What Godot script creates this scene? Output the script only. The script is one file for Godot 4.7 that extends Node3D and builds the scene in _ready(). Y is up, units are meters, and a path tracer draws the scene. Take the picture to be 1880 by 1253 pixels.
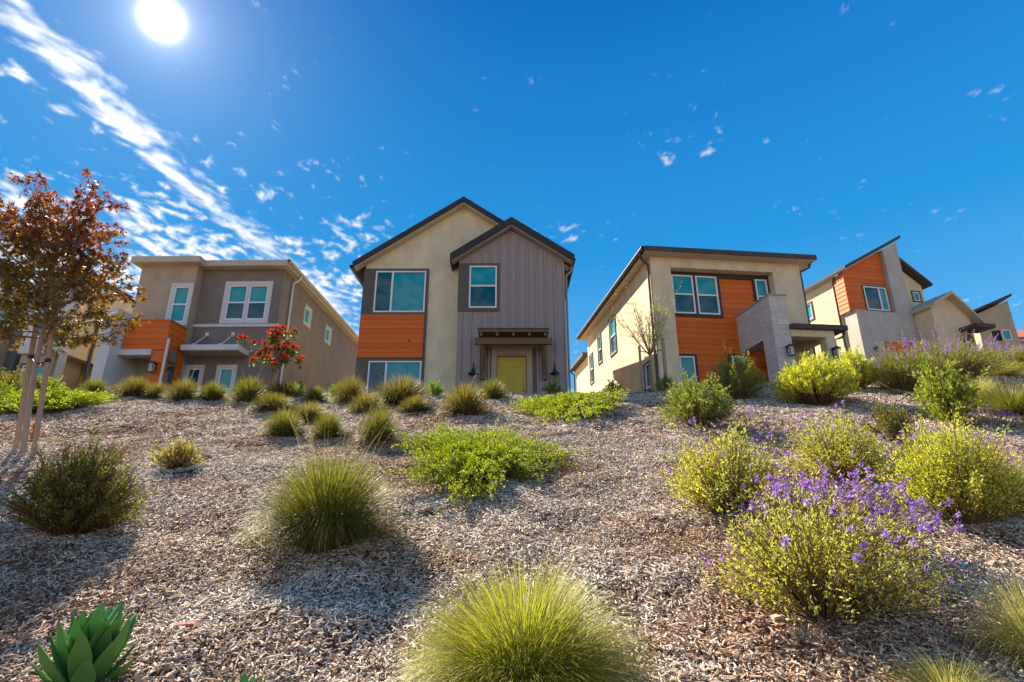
extends Node3D

const EYE := 1.5
const SUN_DIR := Vector3(-0.4815, 0.655, -0.5824)

var M := {}
var T := {}
var taken := {}
var rng := RandomNumberGenerator.new()
var relief := FastNoiseLite.new()
var patchy := FastNoiseLite.new()


# ---------------------------------------------------------------- geometry
class Geo:
	var v := PackedVector3Array()
	var n := PackedVector3Array()
	var c := PackedColorArray()
	var col := Color.WHITE

	func tri(a: Vector3, b: Vector3, d: Vector3) -> void:
		var nn := (d - a).cross(b - a).normalized()
		v.append(a); v.append(b); v.append(d)
		n.append(nn); n.append(nn); n.append(nn)
		c.append(col); c.append(col); c.append(col)

	func tri_n(a: Vector3, b: Vector3, d: Vector3, na: Vector3, nb: Vector3, nd: Vector3) -> void:
		v.append(a); v.append(b); v.append(d)
		n.append(na); n.append(nb); n.append(nd)
		c.append(col); c.append(col); c.append(col)

	func quad(a: Vector3, b: Vector3, d: Vector3, e: Vector3) -> void:
		tri(a, b, d)
		tri(a, d, e)

	func box(lo: Vector3, hi: Vector3) -> void:
		obox(Transform3D(Basis.IDENTITY, (lo + hi) / 2.0), hi - lo)

	func obox(t: Transform3D, s: Vector3) -> void:
		var h := s / 2.0
		var p: Array[Vector3] = []
		for k in 8:
			p.append(t * Vector3(h.x if k & 1 else -h.x, h.y if k & 2 else -h.y, h.z if k & 4 else -h.z))
		quad(p[4], p[6], p[7], p[5])
		quad(p[1], p[3], p[2], p[0])
		quad(p[5], p[7], p[3], p[1])
		quad(p[0], p[2], p[6], p[4])
		quad(p[6], p[2], p[3], p[7])
		quad(p[0], p[4], p[5], p[1])

	func ring(x0: float, y0: float, x1: float, y1: float, w: float, z0: float, z1: float) -> void:
		box(Vector3(x0, y0, z0), Vector3(x1, y0 + w, z1))
		box(Vector3(x0, y1 - w, z0), Vector3(x1, y1, z1))
		box(Vector3(x0, y0 + w, z0), Vector3(x0 + w, y1 - w, z1))
		box(Vector3(x1 - w, y0 + w, z0), Vector3(x1, y1 - w, z1))

	func prism(pts: PackedVector2Array, z0: float, z1: float) -> void:
		if Geometry2D.is_polygon_clockwise(pts):
			pts.reverse()
		var ix := Geometry2D.triangulate_polygon(pts)
		for k in range(0, ix.size(), 3):
			var a := pts[ix[k]]
			var b := pts[ix[k + 1]]
			var d := pts[ix[k + 2]]
			if (b - a).cross(d - a) > 0.0:
				var sw := b
				b = d
				d = sw
			tri(Vector3(a.x, a.y, z1), Vector3(b.x, b.y, z1), Vector3(d.x, d.y, z1))
			tri(Vector3(a.x, a.y, z0), Vector3(d.x, d.y, z0), Vector3(b.x, b.y, z0))
		for k in pts.size():
			var a := pts[k]
			var b := pts[(k + 1) % pts.size()]
			quad(Vector3(a.x, a.y, z0), Vector3(a.x, a.y, z1), Vector3(b.x, b.y, z1), Vector3(b.x, b.y, z0))

	func tube(p: PackedVector3Array, r: PackedFloat32Array, sides: int) -> void:
		var last_ring: Array[Vector3] = []
		var last_n: Array[Vector3] = []
		for k in p.size():
			var dir := (p[mini(k + 1, p.size() - 1)] - p[maxi(k - 1, 0)]).normalized()
			var side := dir.cross(Vector3.RIGHT if absf(dir.x) < 0.8 else Vector3.BACK).normalized()
			var other := dir.cross(side)
			var ring_now: Array[Vector3] = []
			var nn: Array[Vector3] = []
			for s in sides:
				var a := TAU * s / sides
				var o := side * cos(a) + other * sin(a)
				ring_now.append(p[k] + o * r[k])
				nn.append(o)
			if k > 0:
				for s in sides:
					var s2 := (s + 1) % sides
					tri_n(last_ring[s], ring_now[s], ring_now[s2], last_n[s], nn[s], nn[s2])
					tri_n(last_ring[s], ring_now[s2], last_ring[s2], last_n[s], nn[s2], last_n[s2])
			last_ring = ring_now
			last_n = nn
		for s in range(1, sides - 1):
			tri(last_ring[0], last_ring[s], last_ring[s + 1])

	func lathe(prof: PackedVector2Array, at: Vector3, sides: int) -> void:
		for k in prof.size() - 1:
			for s in sides:
				var a := TAU * s / sides
				var b := TAU * (s + 1) / sides
				var p0 := at + Vector3(cos(a) * prof[k].x, prof[k].y, sin(a) * prof[k].x)
				var p1 := at + Vector3(cos(b) * prof[k].x, prof[k].y, sin(b) * prof[k].x)
				var p2 := at + Vector3(cos(b) * prof[k + 1].x, prof[k + 1].y, sin(b) * prof[k + 1].x)
				var p3 := at + Vector3(cos(a) * prof[k + 1].x, prof[k + 1].y, sin(a) * prof[k + 1].x)
				quad(p0, p1, p2, p3)

	# a folded leaf of two faces
	func leaf(at: Vector3, dir: Vector3, up: Vector3, length: float, width: float) -> void:
		var side := dir.cross(up).normalized() * width * 0.5
		var mid := at + dir * length * 0.45 + up * width * 0.15
		var tip := at + dir * length
		tri(at, mid - side, tip)
		tri(at, tip, mid + side)

	# a lobed leaf
	func lobed(at: Vector3, dir: Vector3, up: Vector3, size: float) -> void:
		var side := dir.cross(up).normalized()
		var a := at + dir * size * 0.3
		tri(at, a - side * size * 0.09, at + dir * size)
		tri(at, at + dir * size, a + side * size * 0.09)
		tri(at + dir * size * 0.12, at + dir * size * 0.55 - side * size * 0.42 - up * size * 0.1, at + dir * size * 0.42)
		tri(at + dir * size * 0.12, at + dir * size * 0.42, at + dir * size * 0.55 + side * size * 0.42 - up * size * 0.1)
		tri(at + dir * size * 0.4, at + dir * size * 0.86 - side * size * 0.3 - up * size * 0.12, at + dir * size * 0.7)
		tri(at + dir * size * 0.4, at + dir * size * 0.7, at + dir * size * 0.86 + side * size * 0.3 - up * size * 0.12)

	# a grass blade that bends from lean a0 to lean a1
	func blade(at: Vector3, out: Vector3, length: float, a0: float, a1: float, width: float, turn: float, seg: int) -> void:
		var p := at
		var side := Vector3.UP.cross(out).normalized()
		side = (side * cos(turn) + out * sin(turn)).normalized() * width * 0.5
		var l := p - side
		var r := p + side
		for k in seg:
			var t := (k + 1.0) / seg
			var a := lerpf(a0, a1, t * t)
			p += (Vector3.UP * cos(a) + out * sin(a)) * (length / seg)
			if k == seg - 1:
				tri(l, p, r)
			else:
				var s := side * (1.0 - t * 0.65)
				quad(l, p - s, p + s, r)
				l = p - s
				r = p + s

	func mesh() -> ArrayMesh:
		var m := ArrayMesh.new()
		if v.is_empty():
			return m
		var a := []
		a.resize(Mesh.ARRAY_MAX)
		a[Mesh.ARRAY_VERTEX] = v
		a[Mesh.ARRAY_NORMAL] = n
		a[Mesh.ARRAY_COLOR] = c
		m.add_surface_from_arrays(Mesh.PRIMITIVE_TRIANGLES, a)
		return m


# ---------------------------------------------------------------- naming
func numbered(called: String) -> String:
	var k: int = taken.get(called, 0)
	taken[called] = k + 1
	return called if k == 0 else "%s_%03d" % [called, k]


func tag(o: Node3D, label: String, category: String, group := "") -> Node3D:
	o.set_meta("label", label)
	o.set_meta("category", category)
	if group != "":
		o.set_meta("group", group)
	return o


func thing(called: String, label: String, category: String, at := Vector3.ZERO, turn := 0.0, group := "") -> Node3D:
	var o := Node3D.new()
	o.name = numbered(called)
	add_child(o)
	o.position = at
	o.rotation.y = turn
	return tag(o, label, category, group)


func structure(called: String, g: Geo, mat: Material) -> MeshInstance3D:
	var o := MeshInstance3D.new()
	o.name = called
	o.mesh = g.mesh()
	o.material_override = mat
	add_child(o)
	o.set_meta("kind", "structure")
	return o


func part(parent: Node3D, called: String, g: Geo, mat: Material, xf := Transform3D.IDENTITY) -> MeshInstance3D:
	return part_mesh(parent, called, g.mesh(), mat, xf)


func part_mesh(parent: Node3D, called: String, m: Mesh, mat: Material, xf := Transform3D.IDENTITY) -> MeshInstance3D:
	var o := MeshInstance3D.new()
	o.name = called
	o.mesh = m
	o.material_override = mat
	o.transform = xf
	parent.add_child(o, true)
	return o


# ---------------------------------------------------------------- ground form
func smin(a: float, b: float, k: float) -> float:
	var h := maxf(k - absf(a - b), 0.0) / k
	return minf(a, b) - h * h * k / 4.0


func ground_smooth(x: float, z: float) -> float:
	var d := -z
	var base := smin(0.355 * d, 4.1, 0.3) if d > 0.0 else 0.1 * d
	if d < -10.0:
		base = -1.0
	base -= 0.05 * smoothstep(12.5, 14.5, d)
	return base + 0.075 * maxf(0.0, x - 2.5) * smoothstep(2.0, 12.0, d)


func ground_at(x: float, z: float) -> float:
	var y := ground_smooth(x, z)
	var near := smoothstep(15.0, 11.0, -z)
	y += (relief.get_noise_2d(x * 1.0, z * 1.0) * 0.055 + relief.get_noise_2d(x * 3.2 + 30.0, z * 3.2) * 0.022) * near
	# a scraped hollow beside the staked tree
	var q := Vector2(x + 5.6, z + 7.7)
	y -= 0.16 * exp(-(q.x * q.x * 1.2 + q.y * q.y * 2.6))
	return y


func ground_normal(x: float, z: float) -> Vector3:
	var e := 0.12
	return Vector3(ground_at(x - e, z) - ground_at(x + e, z), 2.0 * e, ground_at(x, z - e) - ground_at(x, z + e)).normalized()


func on_ground(x: float, z: float, sink := 0.02) -> Vector3:
	return Vector3(x, ground_at(x, z) - sink, z)


# ---------------------------------------------------------------- materials
func lin(r: float, g: float, b: float, a := 1.0) -> Color:
	var c := Color(r, g, b).linear_to_srgb()
	c.a = a
	return c


func noise_image(n: FastNoiseLite, size: int, lo: float, hi: float) -> Image:
	var im := n.get_seamless_image(size, size, false, false, 0.12, true)
	im.convert(Image.FORMAT_L8)
	var data := im.get_data()
	for k in data.size():
		data[k] = int(clampf(lerpf(lo, hi, data[k] / 255.0), 0.0, 1.0) * 255.0)
	return Image.create_from_data(size, size, false, Image.FORMAT_L8, data)


func make_textures() -> void:
	var f := FastNoiseLite.new()
	f.seed = 3
	f.noise_type = FastNoiseLite.TYPE_SIMPLEX_SMOOTH
	f.frequency = 0.006
	f.fractal_octaves = 5
	var blotch := f.get_seamless_image(512, 512, false, false, 0.12, true)
	var streak := FastNoiseLite.new()
	streak.seed = 31
	streak.frequency = 0.05
	streak.fractal_octaves = 3
	var run := streak.get_seamless_image(512, 512, false, false, 0.12, true)
	var wall := Image.create(512, 512, false, Image.FORMAT_L8)
	for y in 512:
		for x in 512:
			var k := 0.86 + 0.10 * blotch.get_pixel(x, y).r + 0.035 * run.get_pixel(x, (y / 9) % 512).r
			wall.set_pixel(x, y, Color(k, k, k))
	T.mottle = ImageTexture.create_from_image(wall)
	f.seed = 9
	f.frequency = 0.16
	f.fractal_octaves = 2
	var fine := noise_image(f, 512, 0.0, 1.0)
	T.grain_height = ImageTexture.create_from_image(fine)
	f.seed = 14
	f.frequency = 0.02
	f.fractal_octaves = 6
	f.fractal_gain = 0.7
	var soil := f.get_seamless_image(512, 512, false, false, 0.12, true)
	soil.convert(Image.FORMAT_RGB8)
	for y in 512:
		for x in 512:
			var k := soil.get_pixel(x, y).r
			soil.set_pixel(x, y, Color(0.36, 0.27, 0.21).lerp(Color(0.66, 0.57, 0.49), clampf((k - 0.3) * 1.9, 0.0, 1.0)))
	T.soil = ImageTexture.create_from_image(soil)
	# wood grain that runs along x
	var wood := Image.create(512, 128, false, Image.FORMAT_RGB8)
	var w := FastNoiseLite.new()
	w.seed = 21
	w.frequency = 0.02
	w.fractal_octaves = 4
	for y in 128:
		for x in 512:
			var k := w.get_noise_2d(x * 0.5, y * 9.0) * 0.5 + 0.5
			var g := 0.82 + 0.18 * k
			wood.set_pixel(x, y, Color(g, g, g))
	T.wood = ImageTexture.create_from_image(wood)


func plain(c: Color, rough := 0.8, metal := 0.0) -> StandardMaterial3D:
	var m := StandardMaterial3D.new()
	m.albedo_color = c
	m.roughness = rough
	m.metallic = metal
	return m


func stucco(c: Color) -> StandardMaterial3D:
	var m := plain(c, 0.95)
	m.albedo_texture = T.mottle
	m.uv1_triplanar = true
	m.uv1_scale = Vector3(0.45, 0.3, 0.45)
	m.heightmap_enabled = true
	m.heightmap_texture = T.grain_height
	m.heightmap_scale = 0.5
	return m


func boarded(c: Color, rough := 0.65) -> StandardMaterial3D:
	var m := plain(c, rough)
	m.albedo_texture = T.wood
	m.uv1_triplanar = true
	m.uv1_scale = Vector3(0.7, 1.6, 0.7)
	return m


func foliage(rough := 0.55, through := Color(0.85, 0.95, 0.6)) -> StandardMaterial3D:
	var m := StandardMaterial3D.new()
	m.vertex_color_use_as_albedo = true
	m.roughness = rough
	m.backlight_enabled = true
	m.backlight = through
	return m


func make_materials() -> void:
	M.cream = stucco(lin(0.80, 0.71, 0.46))
	M.cream_warm = stucco(lin(0.80, 0.68, 0.44))
	M.beige = stucco(lin(0.48, 0.38, 0.26))
	M.taupe = stucco(lin(0.25, 0.205, 0.17))
	M.slate = stucco(lin(0.15, 0.15, 0.16))
	M.pale = stucco(lin(0.74, 0.73, 0.70))
	M.olive = stucco(lin(0.52, 0.46, 0.30))
	M.grey_stucco = stucco(lin(0.55, 0.54, 0.46))
	M.mauve_board = boarded(lin(0.40, 0.335, 0.305))
	M.trim_dark = boarded(lin(0.125, 0.105, 0.08))
	M.trim_black = boarded(lin(0.05, 0.042, 0.038))
	M.trim_white = boarded(lin(0.72, 0.72, 0.69))
	M.trim_cream = boarded(lin(0.62, 0.55, 0.40))
	M.vinyl = plain(lin(0.78, 0.78, 0.77), 0.4)
	M.orange = []
	for k in 3:
		var s: float = [1.0, 0.92, 1.06][k]
		M.orange.append(boarded(lin(0.82 * s, 0.175 * s, 0.006 * s)))
	M.taupe_board = boarded(lin(0.30, 0.25, 0.19))
	M.roof_dark = plain(lin(0.035, 0.037, 0.036), 0.85)
	M.roof_brown = plain(lin(0.07, 0.062, 0.055), 0.85)
	M.roof_red = plain(lin(0.36, 0.11, 0.065), 0.85)
	M.gutter_dark = plain(lin(0.06, 0.05, 0.045), 0.4)
	M.gutter_white = plain(lin(0.66, 0.66, 0.65), 0.4)
	M.awning = plain(lin(0.60, 0.62, 0.62), 0.45)
	M.porch_wood = boarded(lin(0.19, 0.125, 0.06))
	M.door_yellow = plain(lin(0.50, 0.38, 0.012), 0.45)
	M.door_amber = plain(lin(0.62, 0.33, 0.02), 0.45)
	M.door_dark = plain(lin(0.03, 0.03, 0.035), 0.4)
	M.lamp_black = plain(lin(0.015, 0.018, 0.02), 0.35)
	M.lamp_glass = plain(lin(0.55, 0.6, 0.58, 0.35), 0.1)
	M.lamp_glass.transparency = BaseMaterial3D.TRANSPARENCY_ALPHA
	M.concrete = stucco(lin(0.40, 0.39, 0.37))
	M.brass = plain(lin(0.06, 0.05, 0.04), 0.35, 0.6)
	M.glass = plain(lin(0.0, 0.33, 0.40, 0.86), 0.03)
	M.glass.transparency = BaseMaterial3D.TRANSPARENCY_ALPHA
	M.glass.metallic_specular = 0.5
	M.glass_dark = plain(lin(0.0, 0.09, 0.13, 0.9), 0.03)
	M.glass_dark.transparency = BaseMaterial3D.TRANSPARENCY_ALPHA
	M.glass_dark.metallic_specular = 0.5
	M.blind = plain(lin(0.45, 0.55, 0.55), 0.7)
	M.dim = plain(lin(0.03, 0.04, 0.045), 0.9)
	M.stone = StandardMaterial3D.new()
	M.stone.vertex_color_use_as_albedo = true
	M.stone.roughness = 0.9
	M.leaves = foliage()
	M.grass = foliage(0.5, Color(0.9, 0.95, 0.65))
	M.tree_leaves = foliage(0.5, Color(0.95, 0.85, 0.55))
	M.stem = foliage(0.8, Color(0.05, 0.05, 0.05))
	M.stem.backlight_enabled = false
	M.petal = foliage(0.6, Color(0.8, 0.75, 0.95))
	M.agave = foliage(0.5, Color(0.35, 0.4, 0.2))
	M.chip = StandardMaterial3D.new()
	M.chip.vertex_color_use_as_albedo = true
	M.chip.roughness = 0.85
	M.soil = plain(lin(0.85, 0.74, 0.62), 1.0)
	M.soil.albedo_texture = T.soil
	M.soil.uv1_triplanar = true
	M.soil.uv1_world_triplanar = true
	M.soil.uv1_scale = Vector3(1.1, 1.1, 1.1)
	M.stake = boarded(lin(0.40, 0.28, 0.20), 0.8)
	M.rubber = plain(lin(0.012, 0.012, 0.014), 0.6)


# ---------------------------------------------------------------- sky
var cloud_big := FastNoiseLite.new()
var cloud_small := FastNoiseLite.new()
var cloud_warp := FastNoiseLite.new()
var cloud_cell := FastNoiseLite.new()


func sky_colour(az: float, el: float) -> Color:
	var y := sin(el)
	var dir := Vector3(sin(az) * cos(el), y, -cos(az) * cos(el))
	var e := rad_to_deg(el)
	var base: Color
	if e < 9.0:
		base = Color(0.34, 0.56, 0.78).lerp(Color(0.12, 0.42, 0.76), e / 9.0)
	elif e < 26.0:
		base = Color(0.12, 0.42, 0.76).lerp(Color(0.02, 0.26, 0.63), (e - 9.0) / 17.0)
	elif e < 50.0:
		base = Color(0.02, 0.26, 0.63).lerp(Color(0.004, 0.135, 0.45), (e - 26.0) / 24.0)
	else:
		base = Color(0.004, 0.135, 0.45).lerp(Color(0.003, 0.10, 0.36), (e - 50.0) / 40.0)
	# air glow round the sun
	var off := rad_to_deg(acos(clampf(dir.dot(SUN_DIR.normalized()), -1.0, 1.0)))
	var glow := 6.0 * exp(-off * off / 0.9) + 0.85 * exp(-off / 1.2) + 0.30 * exp(-off / 6.0)
	var out := base + Color(glow, glow * 0.98, glow * 0.92)
	if e < 1.5:
		return out
	# clouds lie on a level sheet: (px, pz) is where the ray meets it
	var px := dir.x / y
	var pz := dir.z / y
	var wx := cloud_warp.get_noise_2d(px * 3.0, pz * 3.0)
	var wz := cloud_warp.get_noise_2d(px * 3.0 + 71.0, pz * 3.0)
	# a broad old vapour trail
	var line := px + 1.035 - 0.125 * smoothstep(-1.2, -2.4, pz) + 0.010 * wx
	var wide := 0.056 + 0.014 * cloud_warp.get_noise_2d(pz * 1.6, 5.0)
	var across := line / wide
	var lump := cloud_big.get_noise_2d(px * 5.0 + wx * 0.9, pz * 6.5 + px * 5.0 + wz * 0.4)
	var fluff := cloud_small.get_noise_2d(px * 17.0 + wx * 0.5, pz * 13.0 + px * 9.0 + wz * 0.5)
	var trail := 1.02 - absf(across) * (0.66 if across > 0.0 else 1.0) + lump * 0.80 + fluff * 0.80
	trail = smoothstep(-0.1, 1.35, trail) * 0.88 * smoothstep(-0.45, -1.0, pz)
	# small broken cloud, thick to the lower left and round the horizon, sparse elsewhere in view
	var big := cloud_big.get_noise_2d(px * 2.1 + wx * 0.25, pz * 2.1 + wz * 0.25)
	var small := -cloud_cell.get_noise_2d(px * 15.0 + wx * 0.6, pz * 12.0 + wz * 0.6) - 0.5
	var tiny := cloud_small.get_noise_2d(px * 14.0 - wz * 0.5, pz * 10.5 + 9.0 + wx * 0.5)
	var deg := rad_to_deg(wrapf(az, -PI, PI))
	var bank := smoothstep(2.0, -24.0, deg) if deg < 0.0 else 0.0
	bank = maxf(bank, smoothstep(46.0, 85.0, absf(deg)))  # unseen cloud beside and behind the camera, added to brighten the house fronts
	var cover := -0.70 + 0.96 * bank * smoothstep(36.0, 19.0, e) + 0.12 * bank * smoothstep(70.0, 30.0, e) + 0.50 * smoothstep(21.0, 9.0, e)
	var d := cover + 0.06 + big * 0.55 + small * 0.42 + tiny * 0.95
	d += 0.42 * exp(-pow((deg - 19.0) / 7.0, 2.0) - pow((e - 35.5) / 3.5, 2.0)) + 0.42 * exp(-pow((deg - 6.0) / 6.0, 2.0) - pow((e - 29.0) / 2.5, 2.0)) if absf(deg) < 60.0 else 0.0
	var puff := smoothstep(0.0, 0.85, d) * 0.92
	var a := maxf(trail, puff)
	if a > 0.0:
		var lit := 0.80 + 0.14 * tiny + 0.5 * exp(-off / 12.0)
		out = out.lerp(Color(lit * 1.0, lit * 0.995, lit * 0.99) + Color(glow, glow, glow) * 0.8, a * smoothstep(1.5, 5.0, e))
	return out


func make_sky() -> Sky:
	for q in [[cloud_big, 5, 3, 0.9], [cloud_small, 17, 4, 0.9], [cloud_warp, 29, 2, 1.0]]:
		q[0].seed = q[1]
		q[0].noise_type = FastNoiseLite.TYPE_SIMPLEX_SMOOTH
		q[0].fractal_octaves = q[2]
		q[0].frequency = q[3]
	cloud_small.fractal_gain = 0.6
	cloud_cell.seed = 8
	cloud_cell.noise_type = FastNoiseLite.TYPE_CELLULAR
	cloud_cell.cellular_return_type = FastNoiseLite.RETURN_DISTANCE
	cloud_cell.frequency = 1.0
	cloud_cell.fractal_type = FastNoiseLite.FRACTAL_NONE
	var w := 4096
	var h := 2048
	var lw := 1024
	var lh := 512
	var low := PackedFloat32Array()
	low.resize(lw * lh * 3)
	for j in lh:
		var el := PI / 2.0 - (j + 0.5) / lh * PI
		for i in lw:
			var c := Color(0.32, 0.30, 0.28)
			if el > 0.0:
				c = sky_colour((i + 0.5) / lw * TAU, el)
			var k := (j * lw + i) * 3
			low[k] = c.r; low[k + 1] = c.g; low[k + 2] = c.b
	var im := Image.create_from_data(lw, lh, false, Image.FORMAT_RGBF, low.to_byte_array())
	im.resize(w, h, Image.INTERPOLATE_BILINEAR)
	# the quarter that is looked at, finer
	var half := int(w * 54.0 / 360.0)
	var rows := int(h * 60.0 / 180.0)
	var top := h / 2 - rows
	for side in 2:
		var fine := PackedFloat32Array()
		fine.resize(half * rows * 3)
		for j in rows:
			var el := PI / 2.0 - (top + j + 0.5) / h * PI
			for i in half:
				var col := i if side == 0 else w - half + i
				var c := sky_colour((col + 0.5) / w * TAU, el)
				var k := (j * half + i) * 3
				fine[k] = c.r; fine[k + 1] = c.g; fine[k + 2] = c.b
		var piece := Image.create_from_data(half, rows, false, Image.FORMAT_RGBF, fine.to_byte_array())
		im.blit_rect(piece, Rect2i(0, 0, half, rows), Vector2i(0 if side == 0 else w - half, top))
	var pm := PanoramaSkyMaterial.new()
	pm.panorama = ImageTexture.create_from_image(im)
	var s := Sky.new()
	s.sky_material = pm
	return s


# ---------------------------------------------------------------- building parts
# a wall seen from +z: x 0..w, y 0..h, front at z = 0, with openings [x, y, w, h]
func panel(parent: Node3D, called: String, mat: Material, xf: Transform3D, w: float, h: float, holes := [], thick := 0.2) -> MeshInstance3D:
	var g := Geo.new()
	var xs := [0.0, w]
	var ys := [0.0, h]
	for o in holes:
		xs.append(o[0]); xs.append(o[0] + o[2]); ys.append(o[1]); ys.append(o[1] + o[3])
	xs.sort()
	ys.sort()
	for i in xs.size() - 1:
		for j in ys.size() - 1:
			var x0: float = xs[i]
			var x1: float = xs[i + 1]
			var y0: float = ys[j]
			var y1: float = ys[j + 1]
			if x1 - x0 < 1e-4 or y1 - y0 < 1e-4:
				continue
			var inside := false
			for o in holes:
				if x0 + x1 > 2.0 * o[0] and x0 + x1 < 2.0 * (o[0] + o[2]) and y0 + y1 > 2.0 * o[1] and y0 + y1 < 2.0 * (o[1] + o[3]):
					inside = true
			if not inside:
				g.quad(Vector3(x0, y0, 0), Vector3(x0, y1, 0), Vector3(x1, y1, 0), Vector3(x1, y0, 0))
				g.quad(Vector3(x1, y0, -thick), Vector3(x1, y1, -thick), Vector3(x0, y1, -thick), Vector3(x0, y0, -thick))
	var rims := [[0.0, 0.0, w, h, false]]
	for o in holes:
		rims.append([o[0], o[1], o[2], o[3], true])
	for o in rims:
		var a := Vector3(o[0], o[1], 0)
		var b := Vector3(o[0] + o[2], o[1], 0)
		var c := Vector3(o[0] + o[2], o[1] + o[3], 0)
		var d := Vector3(o[0], o[1] + o[3], 0)
		var k := Vector3(0, 0, -thick)
		for e in [[a, b], [b, c], [c, d], [d, a]]:
			if o[4]:
				g.quad(e[1], e[0], e[0] + k, e[1] + k)
			else:
				g.quad(e[0], e[1], e[1] + k, e[0] + k)
	return part(parent, called, g, mat, xf)


func at3(x: float, y: float, z: float) -> Transform3D:
	return Transform3D(Basis.IDENTITY, Vector3(x, y, z))


# kinds: hung (upper and lower sash), slider (mullion at share), fixed
func window(parent: Node3D, xf: Transform3D, w: float, h: float, kind := "hung", share := 0.5, shade := "upper") -> MeshInstance3D:
	var g := Geo.new()
	var f := 0.045
	g.ring(0, 0, w, h, f, -0.09, 0.012)
	if kind == "hung":
		g.box(Vector3(f, h * share - 0.025, -0.075), Vector3(w - f, h * share + 0.025, 0.004))
	elif kind == "slider":
		g.box(Vector3(w * share - 0.03, f, -0.075), Vector3(w * share + 0.03, h - f, 0.004))
	var o := part(parent, "window", g, M.vinyl, xf)
	var cells := [[f, f, w - f, h - f, shade != "none"]]
	if kind == "hung":
		cells = [[f, f, w - f, h * share - 0.025, shade == "all"], [f, h * share + 0.025, w - f, h - f, shade != "none"]]
	elif kind == "slider":
		cells = [[f, f, w * share - 0.03, h - f, shade == "all"], [w * share + 0.03, f, w - f, h - f, shade != "none"]]
	for q in cells:
		var p := Geo.new()
		p.quad(Vector3(q[0], q[1], -0.035), Vector3(q[0], q[3], -0.035), Vector3(q[2], q[3], -0.035), Vector3(q[2], q[1], -0.035))
		part(o, "pane", p, M.glass if q[4] else M.glass_dark)
		if q[4]:
			var b := Geo.new()
			var y: float = q[1] + 0.03
			while y < q[3]:
				b.obox(Transform3D(Basis(Vector3.RIGHT, 0.9), Vector3((q[0] + q[2]) / 2.0, y, -0.085)), Vector3(q[2] - q[0] - 0.01, 0.004, 0.05))
				y += 0.042
			part(o, "blind", b, M.blind)
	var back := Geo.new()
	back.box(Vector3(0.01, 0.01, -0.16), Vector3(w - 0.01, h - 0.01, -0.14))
	part(o, "dark_room_sheet", back, M.dim)  # dark sheet behind the panes, painted as the gloom of the room
	return o


func window_trim(parent: Node3D, xf: Transform3D, w: float, h: float, wide: float, mat: Material, proud := 0.035) -> void:
	var g := Geo.new()
	g.ring(-wide, -wide, w + wide, h + wide, wide, -0.005, proud)
	part(parent, "window_trim", g, mat, xf)


var board_cache := {}


# lap siding as single boards, x 0..w, y 0..h, front about z = 0.02; boards stop at the openings [x, y, w, h]
func siding(parent: Node3D, xf: Transform3D, w: float, h: float, mats: Array, step := 0.175, holes := []) -> void:
	var rows := int(ceil(h / step))
	for k in rows:
		var y0 := k * step
		var runs := [[0.0, w]]
		for o in holes:
			if y0 + step * 0.9 > o[1] and y0 + step * 0.1 < o[1] + o[3]:
				var next := []
				for r in runs:
					if o[0] > r[0] + 0.01:
						next.append([r[0], minf(r[1], o[0])])
					if o[0] + o[2] < r[1] - 0.01:
						next.append([maxf(r[0], o[0] + o[2]), r[1]])
				runs = next
		for r in runs:
			var len: float = r[1] - r[0]
			if len < 0.02:
				continue
			var key := "%.3f %.3f" % [len, step]
			if not board_cache.has(key):
				var g := Geo.new()
				g.prism(PackedVector2Array([Vector2(0.0, 0.0), Vector2(0.0, step * 1.04), Vector2(0.010, step * 1.04), Vector2(0.028, 0.004), Vector2(0.028, 0.0)]), 0.0, len)
				board_cache[key] = g.mesh()
			var t := Transform3D(TO_LEFT, Vector3(r[1], y0, 0.0))
			var o2 := part_mesh(parent, "siding_board", board_cache[key], mats[(k * 7 + int(len * 10.0)) % mats.size()], xf * t)
			if (k + 1) * step > h:
				o2.scale.y = (h - y0) / step


func downspout(parent: Node3D, mat: Material, p: PackedVector3Array, r := 0.035) -> void:
	var g := Geo.new()
	var radii := PackedFloat32Array()
	for k in p.size():
		radii.append(r)
	g.tube(p, radii, 8)
	part(parent, "downspout", g, mat)


func barn_lamp(parent: Node3D, at: Vector3) -> void:
	var g := Geo.new()
	g.lathe(PackedVector2Array([Vector2(0.035, 0.16), Vector2(0.05, 0.10), Vector2(0.075, 0.06), Vector2(0.155, 0.0), Vector2(0.16, -0.02), Vector2(0.15, -0.02), Vector2(0.03, 0.09)]), Vector3(0, 0, 0.22), 16)
	var o := part(parent, "wall_lamp", g, M.lamp_black, Transform3D(Basis.IDENTITY, at))
	var a := Geo.new()
	a.tube(PackedVector3Array([Vector3(0, 0.16, 0.0), Vector3(0, 0.30, 0.03), Vector3(0, 0.36, 0.10), Vector3(0, 0.34, 0.19), Vector3(0, 0.26, 0.22), Vector3(0, 0.15, 0.22)]), PackedFloat32Array([0.012, 0.012, 0.012, 0.012, 0.012, 0.014]), 8)
	part(o, "lamp_arm", a, M.lamp_black)
	var b := Geo.new()
	b.lathe(PackedVector2Array([Vector2(0.001, 0.05), Vector2(0.035, 0.03), Vector2(0.04, 0.0), Vector2(0.001, -0.035)]), Vector3(0, 0.02, 0.22), 10)
	part(o, "bulb", b, M.lamp_glass)


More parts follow.
